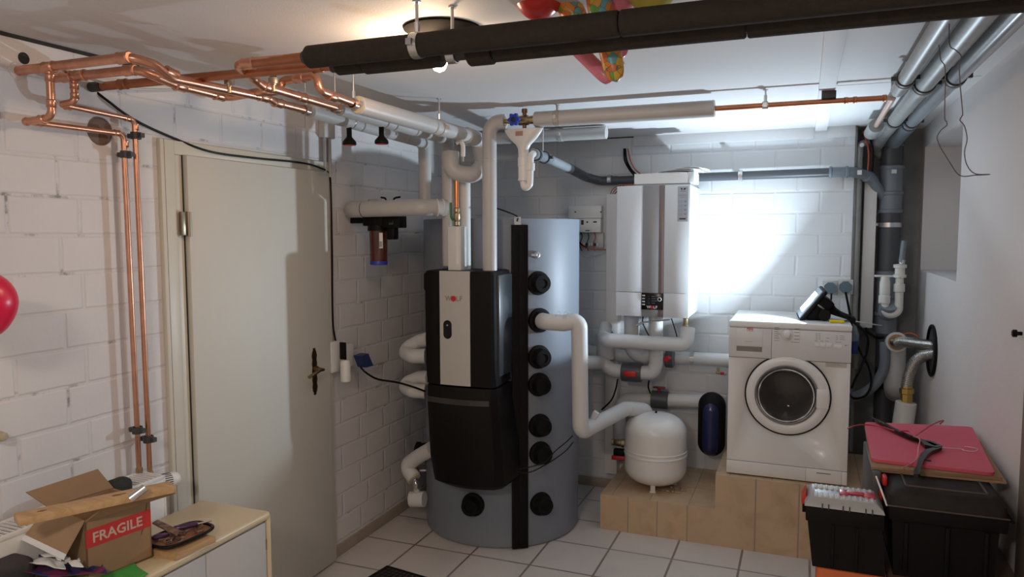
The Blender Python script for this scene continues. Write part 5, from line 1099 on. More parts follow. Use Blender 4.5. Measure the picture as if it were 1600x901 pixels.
t = thing('insulated_elbow_pipe', 'thick white insulated pipe with an open end facing the room in the right corner', 'pipe', at(1398, 615, y=4.70))
yp = 4.66; c_ = at(1399, 533, y=yp)
MB().tube(fillet([(c_.x, yp-0.07, c_.z+0.005), (c_.x, yp+0.01, c_.z-0.005), (at(1398, 600, y=yp).x, yp+0.01, at(1398, 605, y=yp).z), at(1398, 612, y=yp+0.15)], 0.05, 10), 0.056, 28).build('insulation', M_insl, t)
MB().lathe((c_.x, yp-0.075, c_.z+0.005), (0, 1, 0), [(0.026, 0.0), (0.044, -0.001), (0.044, 0.003), (0.026, 0.003)], 24).build('open_core', mat('amber_core', (0.42, 0.24, 0.10), 0.6), t)
def corrug(path, r, pitch=0.010, amp=0.0030):
    P_ = [Vector(p) for p in path]; L = [0]
    for a, b in zip(P_, P_[1:]): L.append(L[-1]+(b-a).length)
    n = int(L[-1]/pitch*4); out = []; rad = []; j = 0
    for i in range(n+1):
        s = L[-1]*i/n
        while j < len(L)-2 and L[j+1] < s: j += 1
        f = (s-L[j])/max(1e-9, L[j+1]-L[j]); out.append(P_[j].lerp(P_[j+1], f)); rad.append(r+amp*(1 if i % 4 in (1, 2) else -1))
    return out, rad
hole = Vector((XR, at(1458, 550, x=XR).y, at(1458, 550, x=XR).z))
t = thing('flexible_steel_hose', 'upper corrugated steel hose running straight into the black wall opening', 'hose', at(1399, 533, y=yp))
pts, rad = corrug(spline([(c_.x+0.0, yp-0.10, c_.z+0.004), at(1412, 534, y=4.52), at(1435, 537, y=4.44), Vector((XR+0.02, hole.y+0.03, at(1457, 540, x=XR).z))], 10), 0.026)
MB().tube(pts, 0.02, 18, radii=rad).build('corrugated_tube', M_flex, t)
MB().lathe((c_.x, yp-0.09, c_.z+0.005), (0.3, -0.4, 0.0), [(0.022, -0.03), (0.030, -0.02), (0.030, 0.004), (0.022, 0.008)], 20).build('end_nut', M_brass, t)
t = thing('flexible_steel_hose', 'lower corrugated steel hose bending down from the wall opening into a brass coupling', 'hose', at(1416, 630, y=4.45))
h_ = [at(1416, 604, y=4.40), at(1420, 585, y=4.40), at(1429, 566, y=4.39), at(1443, 556, y=4.37), Vector((XR+0.02, hole.y, at(1458, 552, x=XR).z))]
pts, rad = corrug(spline(h_, 10), 0.027)
MB().tube(pts, 0.02, 18, radii=rad).build('corrugated_tube', M_flex, t)
b0 = at(1416, 628, y=4.40); b1_ = at(1417, 604, y=4.40)
MB().lathe(b0, b1_-b0, [(0.022, -0.01), (0.030, 0.0), (0.030, 0.045), (0.036, 0.050), (0.036, 0.075), (0.028, 0.08), (0.026, 0.092)], 8).build('brass_coupling', mat('yellow_brass', (0.60, 0.42, 0.13), 0.3, 0.9), t)
e0, e1_ = at(1408, 680, y=4.39), at(1416, 628, y=4.39)
MB().lathe(e0-(e1_-e0)*0.5, e1_-e0, [(0.052, 0), (0.052, (e1_-e0).length*1.5-0.003), (0.048, (e1_-e0).length*1.5), (0.02, (e1_-e0).length*1.5)], 28).build('foam_sleeve', M_insl, t)
t = thing('wall_opening', 'dark oval pipe opening with black rubber lining in the right wall', 'wall opening', (XR, hole.y, hole.z-0.13))
k = MB(); rg = [(1.0, 0), (1.0, 0.002), (0.9, 0.003)]
ydc = at(1458, 540, x=XR).y; zdc = (at(1458, 508, x=XR).z+at(1458, 588, x=XR).z)/2; rz_ = (at(1458, 508, x=XR).z-at(1458, 588, x=XR).z)/2; ry_ = (at(1450, 540, x=XR).y-at(1464, 540, x=XR).y)/2
R_ = [k.ring(Vector((XR-h, ydc, zdc)), Vector((0, 1, 0)), Vector((0, 0, 1)), ry_*s, 36, rz_*s) for s, h in rg]
for A, B in zip(R_, R_[1:]): k.bridge(A, B)
k.face(R_[-1]); k.face(R_[0][::-1]); k.build('dark_disc', M_gap, t)
k = MB(); k.tube([Vector((XR-0.007, ydc, zdc))+Vector((0, 1, 0))*(ry_*math.cos(2*PI*i/36))+Vector((0, 0, 1))*(rz_*math.sin(2*PI*i/36)) for i in range(36)], 0.008, 10, closed=True).build('rubber_rim', M_black, t)
c = MB().tube(spline([at(1411, 522, y=4.66), at(1422, 520, y=4.64), at(1432, 524, y=4.62), at(1440, 533, y=4.62), at(1458, 528, y=4.66)], 6), 0.0035, 8).build('wire', M_wirer); tag(c, 'orange wire looping into the right wall opening', 'wire')
t = thing('black_pump_body', 'black plastic fitting hanging behind the white elbow pipe in the corner', 'fitting', at(1378, 608, y=4.74))
MB().box(at(1368, 575, y=4.74), Vector(at(1388, 606, y=4.80)), 0.012).box(at(1376, 535, y=4.76), Vector(at(1388, 575, y=4.80)), 0.006).build('fitting_body', M_black, t)
c = MB().tube(spline([at(1352, 512, y=4.72), at(1358, 520, y=4.72), at(1370, 527, y=4.74), at(1380, 527, y=4.78)], 6), 0.008, 8).build('cable', M_black); tag(c, 'thick black cable running behind the trunking foot in the corner', 'cable')
# hook on the right wall, bent wire under the pipes
p = at(1597, 521, x=XR); t = thing('wall_stud', 'small dark stud screwed to the right wall', 'knob', (XR, p.y, p.z-0.012))
MB().lathe((XR, p.y, p.z), (-1, 0, 0), [(0.006, 0), (0.006, 0.012), (0.012, 0.014), (0.012, 0.024), (0.008, 0.027)], 18).build('knob_head', M_black, t)
zw = 2.0
yw1 = 2.15
w1 = [at(1483, 33, y=yw1), at(1484, 70, y=yw1), at(1493, 78, y=yw1), at(1502, 88, y=yw1), at(1499, 100, y=yw1), at(1500, 130, y=yw1), at(1504, 175, y=yw1), at(1503, 181, y=yw1), at(1500, 188, y=yw1), at(1507, 197, y=yw1), at(1511, 217, y=yw1), at(1507, 238, y=yw1), at(1511, 258, y=yw1), at(1523, 271, y=yw1), at(1547, 272.5, y=yw1)]
w2 = [at(1547, 272.5, y=yw1), at(1525, 273.5, y=yw1), at(1500, 274, y=yw1), at(1483, 252, y=yw1), at(1465, 220, y=yw1), at(1469, 205, y=yw1), at(1479, 196, y=yw1), at(1479, 190, y=yw1), at(1476, 180, y=yw1), at(1477, 110, y=yw1), at(1470, 93, y=yw1), at(1467, 70, y=yw1)]
c = MB().tube(spline(w1, 6)+spline(w2, 6)[1:], 0.0013, 8).build('bent_wire', mat('bent_wire_metal', (0.16, 0.15, 0.15), 0.45, 0.7)); tag(c, 'long bent wire hanging from the drain pipes in front of the right wall', 'wire')

# ================================================================== CEILING LAMP BETWEEN THE PIPES
lc = at(690, 45, z=ZC); lx, ly = -1.035, 2.01
t = thing('ceiling_lamp', 'lit ceiling lamp with round dark base and bare warm bulb behind the black pipes', 'ceiling lamp', (lx, ly, ZC-0.14))
MB().lathe((lx+0.02, ly-0.01, ZC), (0, 0, -1), [(0.0, 0), (0.115, 0), (0.115, 0.006), (0.10, 0.010), (0, 0.012)], 40).build('base_plate', mat('grey_base', (0.012, 0.011, 0.010), 0.9, spec=0.03), t)
bp_ = at(684, 99, y=2.0)
MB().cyl((bp_.x, ly, ZC-0.01), (bp_.x, ly, ZC-0.05), 0.020, 20).build('lamp_holder', M_white, t)
MB().lathe((bp_.x, ly, ZC-0.05), (0, 0, -1), [(0.012, 0), (0.012, 0.012), (0.023, 0.042), (0.024, 0.052), (0.016, 0.068), (0, 0.075)], 28).build('bulb', M_bulb, t)
lamp('ceiling_lamp_light', 'POINT', (bp_.x-0.065, ly+0.02, ZC-0.085), 8, (1.0, 0.68, 0.44), 0.03)
# wall fuse-like white box with cables near the door
p = at(513, 200, x=XL+0.03)
t = thing('junction_box', 'pale junction box on the left wall under the grey pipe ends', 'junction box', p)
MB().box((XL, p.y-0.045, p.z-0.05), (XL+0.04, p.y+0.045, p.z+0.05), 0.006).build('box_body', M_ins, t)
for dy_ in (-0.02, 0.02): MB().cyl((XL+0.02, p.y+dy_, p.z-0.05), (XL+0.02, p.y+dy_, p.z-0.24), 0.009, 10).build('tube', M_ins, t)
cab = [at(140, 135, y=1.84), at(165, 155, x=XL+0.012), at(210, 187, x=XL+0.012), at(270, 215, x=XL+0.012), at(330, 237, x=XL+0.03), at(400, 247, x=XL+0.03), at(470, 254, x=XL+0.03), at(500, 262, x=XL+0.03), at(514, 272, x=XL+0.015), at(517, 300, x=XL+0.012), at(519, 400, x=XL+0.012), at(520, 500, x=XL+0.012), at(526, 540, x=XL+0.02)]
c = MB().tube(spline(cab, 10), 0.0045, 8).build('power_cable', M_black); tag(c, 'black cable crossing the left wall over the door and down to the outlet', 'cable')
c = MB().tube(spline([at(95, 108, y=1.66), at(120, 116, y=1.75), at(165, 130, y=1.82), at(215, 139, y=1.95), at(290, 140, y=2.2), at(300, 139, x=XL+0.01)], 10), 0.005, 8).build('cable', M_wirew); tag(c, 'grey cable sagging between the copper pipes at the left', 'cable')
c = MB().tube([at(515, 215, x=XL+0.008), at(516, 300, x=XL+0.008), at(521, 450, x=XL+0.008), at(524, 545, x=XL+0.01)], 0.005, 8).build('conduit', M_wirew); tag(c, 'thin pale conduit down the wall right of the door', 'conduit')
# outlets right of the door
p = at(524, 560, x=XL)
t = thing('wall_outlet', 'white double outlet on the wall right of the door handle', 'socket', (XL, p.y, p.z-0.07))
ya, yb__ = at(517, 560, x=XL+0.03).y, at(531, 560, x=XL+0.03).y; za1, za0 = at(524, 533, x=XL+0.03).z, at(524, 581, x=XL+0.03).z
MB().box((XL, ya, za0), (XL+0.035, yb__, za1), 0.004).build('outlet_body', M_white, t)
MB().box((XL, yb__, za0+0.01), (XL+0.05, yb__+0.10, za1-0.03), 0.006).build('outlet_body', M_white, t)
o = MB().box(at(531, 534, x=XL+0.05), at(541, 562, x=XL+0.09), 0.006).build('plug', M_black); tag(o, 'black plug in the outlet right of the door', 'plug')
o = MB().lathe(at(540, 596, x=XL+0.08), (0, 0, 1), [(0.022, 0), (0.026, 0.004), (0.026, 0.10), (0.020, 0.112), (0.0, 0.114)], 24).build('plug_adapter', M_white); tag(o, 'white rounded plug-in device at the outlet right of the door', 'plug-in device')
o = MB().prism([at(552, 555, x=XL+0.07), at(563, 551, x=XL+0.07), at(571, 570, x=XL+0.07), at(559, 573, x=XL+0.07)], (0.05, 0, 0)).build('plug', mat('dark_blue_plug', (0.01, 0.03, 0.12), 0.4)); tag(o, 'dark blue plug tilted at the outlet, nearest the tank', 'plug')
c = MB().tube(spline([at(563, 573, x=XL+0.09), at(572, 582, x=XL+0.12), at(590, 592, x=XL+0.15), at(620, 597, x=XL+0.25), at(645, 604, x=XL+0.38), at(664, 611, y=3.40)], 10), 0.0055, 8).build('power_cable', M_black); tag(c, 'black cable from the dark blue plug to the black station', 'cable')
for lab, pts in (('upper thin black sensor cable hanging across the tank front', [at(800, 733, y=3.50), at(820, 731, y=3.52), at(850, 722, y=3.56), at(868, 704, y=3.60), at(885, 690, y=3.64), at(895, 680, y=3.66)]), ('lower thin black sensor cable hanging across the tank front', [at(800, 736, y=3.50), at(826, 738, y=3.52), at(850, 727, y=3.56), at(868, 716, y=3.60), at(885, 703, y=3.64), at(896, 690, y=3.66)])):
    c = MB().tube(spline(pts, 8), 0.003, 8).build('sensor_cable', M_black); tag(c, lab, 'cable')
c = MB().tube(spline([at(766, 322, y=3.9), at(790, 330, y=3.8), at(808, 338, y=3.62), at(808, 345, y=3.55)], 8), 0.004, 8).build('sensor_cable', M_black); tag(c, 'black cable dropping onto the tank top clip', 'cable')
c = MB().tube(spline([at(965, 592, y=4.5), at(962, 608, y=4.5), at(955, 625, y=4.5), at(940, 640, y=4.5)], 8), 0.005, 8).build('sensor_cable', M_black); tag(c, 'black cable below the red lever valve near the tank', 'cable')
c = MB().tube(spline([at(1014, 594, y=4.5), at(1013, 604, y=4.5), at(1016, 614, y=4.52)], 8), 0.005, 8).build('sensor_cable', M_black); tag(c, 'short black cable above the T-handle valve', 'cable')
# wall openings at the left
p = at(156, 205, x=XL); t = thing('duct_cap', 'round brown cap over a duct in the left wall behind the copper pipes', 'duct cap', (XL, p.y, p.z-0.045))
MB().lathe((XL, p.y, p.z), (1, 0, 0), [(0.048, 0), (0.048, 0.003), (0.044, 0.003), (0.042, 0.001), (0, 0.001)], 40).build('cap_disc', mat('brown_cap', (0.16, 0.10, 0.07), 0.6), t)
p = at(37, 91, x=XL); t = thing('drill_hole', 'small round dark hole in the left wall above the copper pipes', 'hole', (XL, p.y, p.z-0.02))
MB().lathe((XL, p.y, p.z), (1, 0, 0), [(0.018, 0), (0.018, 0.001), (0, 0.001)], 24).build('hole_disc', M_gap, t)
o = MB().lathe((XL, 1.575, ZP), (1, 0, 0), [(0.026, 0), (0.026, 0.003), (0.016, 0.003)], 24).build('pipe_collar', M_plaster)
tag(o, 'pale plaster collar where the highest copper pipe leaves the wall', 'pipe collar')

# ================================================================== LEFT FOREGROUND
# radiator
rz1, ry1 = 0.845, 1.925
rad = thing('radiator', 'white panel radiator with a slotted top grille on the left wall', 'radiator', (-2.16, 1.3, 0.25))
MB().box((-2.215, 0.55, 0.27), (-2.195, ry1, rz1-0.012), 0.003).box((-2.115, 0.55, 0.27), (-2.098, ry1, rz1-0.012), 0.004).build('panel', M_white, rad)
k = MB(); k.box((-2.218, 0.55, rz1-0.014), (-2.205, ry1, rz1), 0.002).box((-2.108, 0.55, rz1-0.014), (-2.096, ry1, rz1), 0.002)
y = 0.56
while y < ry1: k.box((-2.206, y, rz1-0.006), (-2.107, y+0.006, rz1-0.001)); y += 0.017
k.build('top_grille', M_white, rad)
MB().box((-2.218, ry1-0.006, 0.27), (-2.096, ry1+0.002, rz1), 0.002).build('side_cover', M_white, rad)
MB().box((-2.19, 0.57, 0.3), (-2.12, ry1-0.01, rz1-0.02)).build('convector_fins', mat('fin_grey', (0.20, 0.19, 0.18), 0.7), rad)
p = at(262, 750, x=-2.12)
tv = thing('radiator_thermostat', 'white slotted thermostat head at the right end of the radiator', 'thermostat', (p.x, p.y, p.z-0.025))
MB().cyl((-2.13, ry1, p.z+0.005), (-2.125, p.y-0.045, p.z+0.003), 0.012, 16).build('valve_stem', M_steel, tv)
vd = Vector((0.25, 1, -0.06)).normalized(); v0 = Vector((p.x, p.y, p.z))-vd*0.05
MB().lathe(v0, vd, [(0.014, 0), (0.022, 0.006), (0.026, 0.014), (0.027, 0.062), (0.024, 0.082), (0.015, 0.092), (0, 0.094)], 32).build('thermostat_head', M_white, tv)
k = MB(); u_, w__, _ = frame(vd)
for i in range(22):
    a = 2*PI*i/22; c_ = v0+vd*0.040+(u_*math.cos(a)+w__*math.sin(a))*0.0268; R_ = Matrix((u_*math.cos(a)+w__*math.sin(a), vd.cross(u_*math.cos(a)+w__*math.sin(a)), vd)).transposed()
    k.obox(c_, (0.001, 0.0035, 0.034), R_)
k.build('slots', M_text, tv)
MB().cyl((-2.125, p.y-0.045, p.z), (-2.205, 1.957, 0.84), 0.009, 12).build('valve_elbow', M_brass, tv)

# cabinet
ct = 0.70; ca = at(424, 797, z=ct); cb_ = at(312, 779, z=ct)
cx1, cx0, cyf = ca.x+0.002, cb_.x+0.01, (ca.y+cb_.y)/2
cab_ = thing('low_cabinet', 'low cream cabinet with rounded corners and pale doors in front of the radiator', 'cabinet', ((cx0+cx1)/2, 1.4, 0))
MB().box((cx0, 0.75, ct-0.03), (cx1, cyf, ct), 0.012, seg=3).build('top', M_cabtop, cab_)
MB().box((cx0, cyf-0.022, 0.0), (cx1-0.001, cyf-0.001, ct-0.012), 0.006).box((cx0, 0.75, 0.0), (cx1-0.001, 0.772, ct-0.012), 0.006).box((cx0, 0.77, 0.03), (cx0+0.01, cyf-0.02, ct-0.02)).box((cx0, 0.77, 0.03), (cx1-0.01, cyf-0.02, 0.05)).build('carcass', M_cabtop, cab_)
yj = at(323, 862, x=cx1).y
for a, b in ((0.78, yj-0.0015), (yj+0.0015, cyf-0.028)): dd = MB().box((cx1-0.022, a, 0.04), (cx1-0.004, b, ct-0.034), 0.002).build('door', M_cabdoor, cab_)
hz_ = at(421, 848, x=cx1).z; MB().box((cx1-0.005, cyf-0.030, hz_-0.02), (cx1-0.003, cyf-0.026, hz_+0.02)).build('hinge', M_brass, dd)
# pine board with black-rimmed tray
zb = ct
A_, B_, C_ = at(275, 875, z=zb), at(337, 847, z=zb), at(240, 866, z=zb)
D_ = B_+(C_-A_)*1.0
e1v = (B_-A_); pb1 = A_; e2v = (cb_-ca).normalized()*0.16
bd = MB(); bd.prism([A_, B_, B_+e2v, A_+e2v], (0, 0, 0.020)); o = bd.build('pine_board', M_pine)
tag(o, 'small thick pine board lying on the cream cabinet under the black tray', 'board')
ttc = at(283, 838, z=zb+0.026); ex = e1v.normalized(); ey = Vector((-ex.y, ex.x, 0))
t = thing('rimmed_tray', 'oval black-rimmed metal rack full of small rusty pieces on the pine board', 'tray', (ttc.x, ttc.y, zb+0.02))
oval = [Vector(ttc)+ex*(0.098*math.copysign(abs(math.cos(a))**0.6, math.cos(a)))+ey*(0.062*math.copysign(abs(math.sin(a))**0.6, math.sin(a)))+Vector((0, 0, 0.008)) for a in [2*PI*i/48 for i in range(48)]]
MB().tube(oval, 0.0055, 10, closed=True).build('black_rim', M_blackg, t)
MB().prism([p-Vector((0, 0, 0.006)) for p in oval], (0, 0, 0.003)).build('tray_base', mat('rusty_base', (0.24, 0.10, 0.05), 0.6, noise=0.3, nscale=50), t)
random.seed(11)
k = MB()
for i in range(26):
    c_ = Vector(ttc)+ex*random.uniform(-0.07, 0.075)+ey*random.uniform(-0.04, 0.04)+Vector((0, 0, 0.007+random.random()*0.006))
    if i % 3: k.torus(c_, (random.uniform(-.3, .3), random.uniform(-.3, .3), 1), 0.010, 0.0022, 12, 6)
    else: k.obox(c_, (0.022, 0.006, 0.004), RZ(random.random()*3))
o = k.build('rusty_fittings', M_traypat); tag(o, 'heap of small rusty metal bits filling the black-rimmed tray', 'metal bits', kind='stuff')
def screwdriver(label, p0, p1, p2, hm):
    t = thing('screwdriver', label, 'screwdriver', p0); L1 = (p1-p0).length
    MB().lathe(p0, p1-p0, [(0.006, 0), (0.009, 0.006), (0.008, L1*0.3), (0.0095, L1*0.5), (0.0085, L1*0.9), (0.006, L1)], 10).build('handle', hm, t)
    if p2 is not None: MB().cyl(p1, p2, 0.0028, 10).build('shaft', M_chrome, t)
M_purple = mat('purple_plastic', (0.06, 0.015, 0.07), 0.35)
screwdriver('dark purple screwdriver with a steel shaft, across the rim of the tray', at(270, 826, z=zb+0.045), at(309, 818, z=zb+0.05), at(332, 812.5, z=zb+0.05), M_purple)
screwdriver('short dark purple screwdriver handle lying in the tray beside the carton', at(238, 840, z=zb+0.045), at(261, 835, z=zb+0.045), None, M_purple)
k = MB(); k.prism([at(238, 818, z=zb+0.05), at(246, 813, z=zb+0.052), at(282, 830, z=zb+0.048), at(276, 838, z=zb+0.046)], (0, 0, 0.004))
o = k.build('metal_comb', M_traypat); tag(o, 'notched metal strip leaning over the black-rimmed tray', 'metal strip')

# cardboard carton
Bc = at(238, 869, z=ct+0.004); Ac = at(166, 898, z=ct+0.004); ex = (Bc-Ac).normalized(); Aq = Bc-ex*((Bc-Ac).length*1.0)
Lb = (at(136.5, 850, y=1.4)-at(136.5, 850, y=1.4)).length
h_c = at(232, 783, x=Bc.x, ).z-ct
# face length so that the left edge stands at photo column 136.5
best = None
for i in range(400):
    s_ = 0.05+i*0.002; q = Bc-ex*s_; d_ = q-EYE; uu = 800+FPX*d_.dot(RT)/d_.dot(FW)
    if uu < 138: best = s_; break
Lc = best or 0.3
A0c = Bc-ex*Lc; inn = Vector((-ex.y, ex.x, 0)); inn = inn if inn.x < 0 else -inn
Dc = 0.20; H_ = h_c
box_t = thing('cardboard_box', 'open cardboard carton with a red FRAGILE tape on the cream cabinet', 'box', ((A0c+Bc)/2+inn*Dc/2))
Z = Vector((0, 0, 1)); th_ = 0.004
k = MB(); k.prism([A0c, Bc, Bc+Z*H_, A0c+Z*H_], inn*th_)
k.prism([A0c+inn*Dc, Bc+inn*Dc, Bc+inn*Dc+Z*H_, A0c+inn*Dc+Z*H_], -inn*th_)
k.prism([A0c, A0c+inn*Dc, A0c+inn*Dc+Z*H_, A0c+Z*H_], ex*th_); k.prism([Bc, Bc+inn*Dc, Bc+inn*Dc+Z*H_, Bc+Z*H_], -ex*th_)
k.prism([A0c, Bc, Bc+inn*Dc, A0c+inn*Dc], Z*th_); k.build('carton_body', M_card, box_t)
zt1 = H_*0.84; zt0 = H_*0.54
k = MB(); k.prism([A0c+Z*zt0-inn*0.0006, Bc+Z*(zt0+0.0)-inn*0.0006, Bc+Z*(zt1)-inn*0.0006, A0c+Z*zt1-inn*0.0006], inn*0.0005)
tp = k.build('red_tape', M_redtape, box_t)
text_mesh('tape_lettering', 'FRAGILE', 0.041, (A0c+Bc)/2+Z*((zt0+zt1)/2-0.002)-inn*0.001-ex*0.005, ex, Z, M_tapetext, tp, bold=0.0008)
def flap(a, b, c, d, m=M_cardl, name='flap'):
    k = MB(); k.quad([a, b, c, d], 0.004); return k.build(name, m, box_t)
TL, TR_ = A0c+Z*H_, Bc+Z*H_; TLb, TRb = TL+inn*Dc, TR_+inn*Dc
fdn = flap(TL, TLb, TLb-ex*0.070-Z*0.070, TL-ex*0.060-Z*0.085)
k = MB(); k.quad([TL-ex*0.055-Z*0.076-inn*0.002, TLb-ex*0.063-Z*0.062, TLb-ex*0.073-Z*0.074, TL-ex*0.063-Z*0.090], 0.005); k.build('clear_tape', M_paper, box_t)
flap(TLb, TRb, TRb+inn*0.03+Z*0.065-ex*0.03, TLb+inn*0.03+Z*0.055-ex*0.045, M_card)
flap(TL, TR_, TR_-inn*0.10+Z*0.035+ex*0.02, TL-inn*0.06+Z*0.05+ex*0.03, M_card)
flap(TR_-ex*0.006, TRb-ex*0.006, TRb-ex*0.03-Z*0.10, TR_-ex*0.03-Z*0.10, M_card)
# slat across the carton
zs_ = ct+H_+0.055
s0_, s1_ = at(25, 812, x=(TL.x-0.05)), at(269, 760, z=zs_)
s1_ = Vector((s1_.x, s1_.y, s1_.z)); s0_ = Vector(s0_)
d_ = (s1_-s0_).normalized(); sd = Vector((-d_.y, d_.x, 0)).normalized(); nn = d_.cross(sd).normalized()
k = MB(); R_ = Matrix((d_, sd, nn)).transposed(); k.obox((s0_+s1_)/2, ((s1_-s0_).length, 0.062, 0.020), R_, 0.001)
o = k.build('pine_plank', M_slatw); tag(o, 'long pine slat with knots laid across the open carton', 'wooden slat')
for dq, sz in ((0.15, 0.008), (0.62, 0.010), (0.66, 0.006)):
    c_ = s0_+(s1_-s0_)*dq+nn*(0.0102 if nn.z > 0 else -0.0102)
    kk = MB(); kk.ell(Vector((0, 0, 0)), sz*1.5, sz*0.7, 0.0008, R_); kk.bm.transform(Matrix.Translation(c_)); kk.build('knot', mat('dark_knot', (0.20, 0.09, 0.03), 0.6), o)
p0, p1 = at(203, 779, z=zs_+0.01), at(227, 761, z=zs_+0.035)
dt = (p1-p0).normalized(); k = MB(); k.lathe(p0-dt*0.0, dt, [(0.0, 0), (0.0125, 0), (0.0125, (p1-p0).length), (0.0105, (p1-p0).length), (0.0105, 0.002), (0, 0.002)], 24, caps=False)
o = k.build('metal_tube', M_steel); tag(o, 'short grey metal tube sticking out of the carton beside the slat', 'tube')
p = at(183, 761, x=TLb.x); k = MB(); k.box((p.x-0.03, p.y-0.045, p.z-0.08), (p.x+0.03, p.y+0.045, p.z+0.028), 0.022, seg=4)
o = k.build('foam_piece', mat('olive_foam', (0.025, 0.028, 0.022), 0.9, noise=0.3, nscale=60, bump=0.6)); tag(o, 'dark rounded foam piece poking up behind the slat', 'foam piece')
# cloths and paper on the cabinet
def cloth(name, pts, m, label, cat, amp=0.008, n=16, zb_=None, kind=None, seed=1, edge=0.0):
    random.seed(seed); ph = [random.random()*6 for _ in range(4)]
    P4 = [Vector(p) for p in pts]; k = MB(); g = []
    for i in range(n+1):
        row = []
        for j in range(n+1):
            s, t_ = i/n, j/n; q = (P4[0]*(1-s)+P4[1]*s)*(1-t_)+(P4[3]*(1-s)+P4[2]*s)*t_
            q = q+Vector((0.006*math.sin(9*t_+ph[3]), 0.006*math.sin(8*s+ph[2]), 0.003+amp*(1+0.5*math.sin(7*s+ph[0])*math.cos(5*t_+ph[1])+0.5*math.sin(11*s*t_+ph[2]+3*s))))
            row.append(k.bm.verts.new(q))
        g.append(row)
    for i in range(n):
        for j in range(n): k.face((g[i][j], g[i+1][j], g[i+1][j+1], g[i][j+1]))
    o = k.build(name, m, sharp=60); md = o.modifiers.new('th', 'SOLIDIFY'); md.thickness = 0.002; md.offset = 1
    return tag(o, label, cat, kind=kind)
xe_ = cx1-0.004
gy = at(242, 890, z=ct).y
cloth('green_cloth', [(xe_, 1.10, ct), (xe_, at(203, 899, z=ct).y+0.02, ct), (cx0+0.16, gy+0.03, ct), (cx0+0.05, 1.20, ct)], M_lime, 'bright green cloth spread under the carton on the cabinet', 'cloth', amp=0.0006)
cloth('printed_cloth', [at(30, 905, z=ct+0.03), at(168, 901, z=ct+0.03), at(160, 876, z=ct+0.03), at(60, 878, z=ct+0.03)], M_florcloth, 'purple and blue printed cloth crumpled beside the green cloth', 'cloth', amp=0.010, seed=4)
for i, (pts, lab) in enumerate([([(50, 882), (100, 896), (104, 882), (62, 873)], 'large crumpled white paper scrap on the printed cloth'), ([(66, 870), (98, 880), (110, 873), (84, 864)], 'crumpled white paper scrap nearest the carton flap'), ([(100, 884), (127, 893), (120, 879), (101, 877)], 'small white paper scrap at the right on the printed cloth')]):
    cloth('paper_scrap', [at(u, v, z=ct+0.062+0.008*i) for u, v in pts], M_paper, lab, 'paper', amp=0.006, n=5, seed=20+i)
p = at(12, 890, z=ct+0.05); k = MB(); k.box((p.x-0.11, p.y-0.16, ct+0.0), (p.x+0.06, p.y+0.052, ct+0.085), 0.030, seg=5)
o = k.build('dark_cushion', mat('charcoal_fabric', (0.05, 0.046, 0.05), 0.9, noise=0.3, nscale=60, bump=0.5)); tag(o, 'charcoal fabric pad with rounded corner left of the paper scraps', 'pad')
# balloons at the left wall, small wooden peg
def balloon(name, c, r, m, label, stretch=1.12, axis=(0, 0, 1), cat='balloon', ry=None):
    t = thing(name, label, cat, Vector(c)-Vector((0, 0, r)))
    ax = Vector(axis).normalized(); prof = [(0, -r*stretch)]
    for i in range(1, 20):
        a = -PI/2+PI*i/20; k_ = 1.0 if a > 0 else 1-0.10*math.sin(-a); prof.append((r*math.cos(a)*k_, r*stretch*math.sin(a)*(1.0 if a > 0 else 1.12)))
    prof[0] = (0, -r*stretch*1.12); prof.append((0, r*stretch))
    MB().lathe(c, ax, prof, 36, caps=False).build('skin', m, t)
    MB().lathe(Vector(c)-ax*(r*stretch*1.11), -ax, [(0.004, -0.004), (0.005, 0.004), (0.011, 0.014)], 12).build('knot', m, t)
    return t
xbL = -2.0; cbl = at(-29, 474, x=xbL); rb_ = (at(-29, 430, x=xbL).z-at(-29, 474, x=xbL).z)*1.12
balloon('balloon', cbl, rb_, M_redr2, 'crimson balloon hanging at the left edge against the block wall', 1.05)
p = at(3, 681, x=XL+0.05); o = MB().lathe((XL, p.y-0.01, p.z), (1, 0.25, -0.05), [(0.012, 0), (0.012, 0.02), (0.016, 0.04), (0.013, 0.058), (0.0, 0.062)], 18).build('wooden_peg', mat('pale_peg', (0.50, 0.40, 0.27), 0.5)); tag(o, 'pale wooden wall peg at the left edge above the radiator', 'peg')

# ================================================================== BALLOONS AT THE CEILING
def sausage(name, p0, p1, r0, r1, m, label, bend=(0, 0, 0)):
    t = thing(name, label, 'balloon', p1); p0, p1 = Vector(p0), Vector(p1); n = 24; pts = []; rad = []
    for i in range(n+1):
        s = i/n; pts.append(p0.lerp(p1, s)+Vector(bend)*math.sin(PI*s)); e = math.sqrt(max(0, 1-(2*s-1)**8)); rad.append(max(0.002, (r0*(1-s)+r1*s)*e))
    MB().tube(pts, r0, 28, radii=rad).build('skin', m, t); return t
yb0 = 1.93
balloon('balloon', at(842, -18, y=1.90), 0.075, M_redr, 'dull red balloon above the black pipes, leftmost of the ceiling balloons', 1.0)
sausage('balloon', at(868, -30, y=1.935), at(905, 38, y=1.935), 0.036, 0.032, M_pattern, 'patterned orange and green balloon above the black pipes beside the red one')
sausage('balloon', at(930, -22, y=1.90), at(964, 128, y=1.90), 0.034, 0.026, M_pattern, 'long patterned balloon whose tip hangs lowest below the black pipes')
sausage('balloon', at(885, 60, y=1.96), at(955, 128, y=1.96), 0.020, 0.020, M_pinkr, 'pink elongated balloon hanging beside the tip of the patterned balloon')
balloon('balloon', at(962, -12, y=1.97), 0.060, M_pinkr, 'shiny pink balloon above the black pipes between patterned and yellow ones', 1.0)
balloon('balloon', at(970, 78, y=1.99), 0.020, M_pinkr, 'small pink balloon end peeking out right of the hanging patterned tip', 1.0)
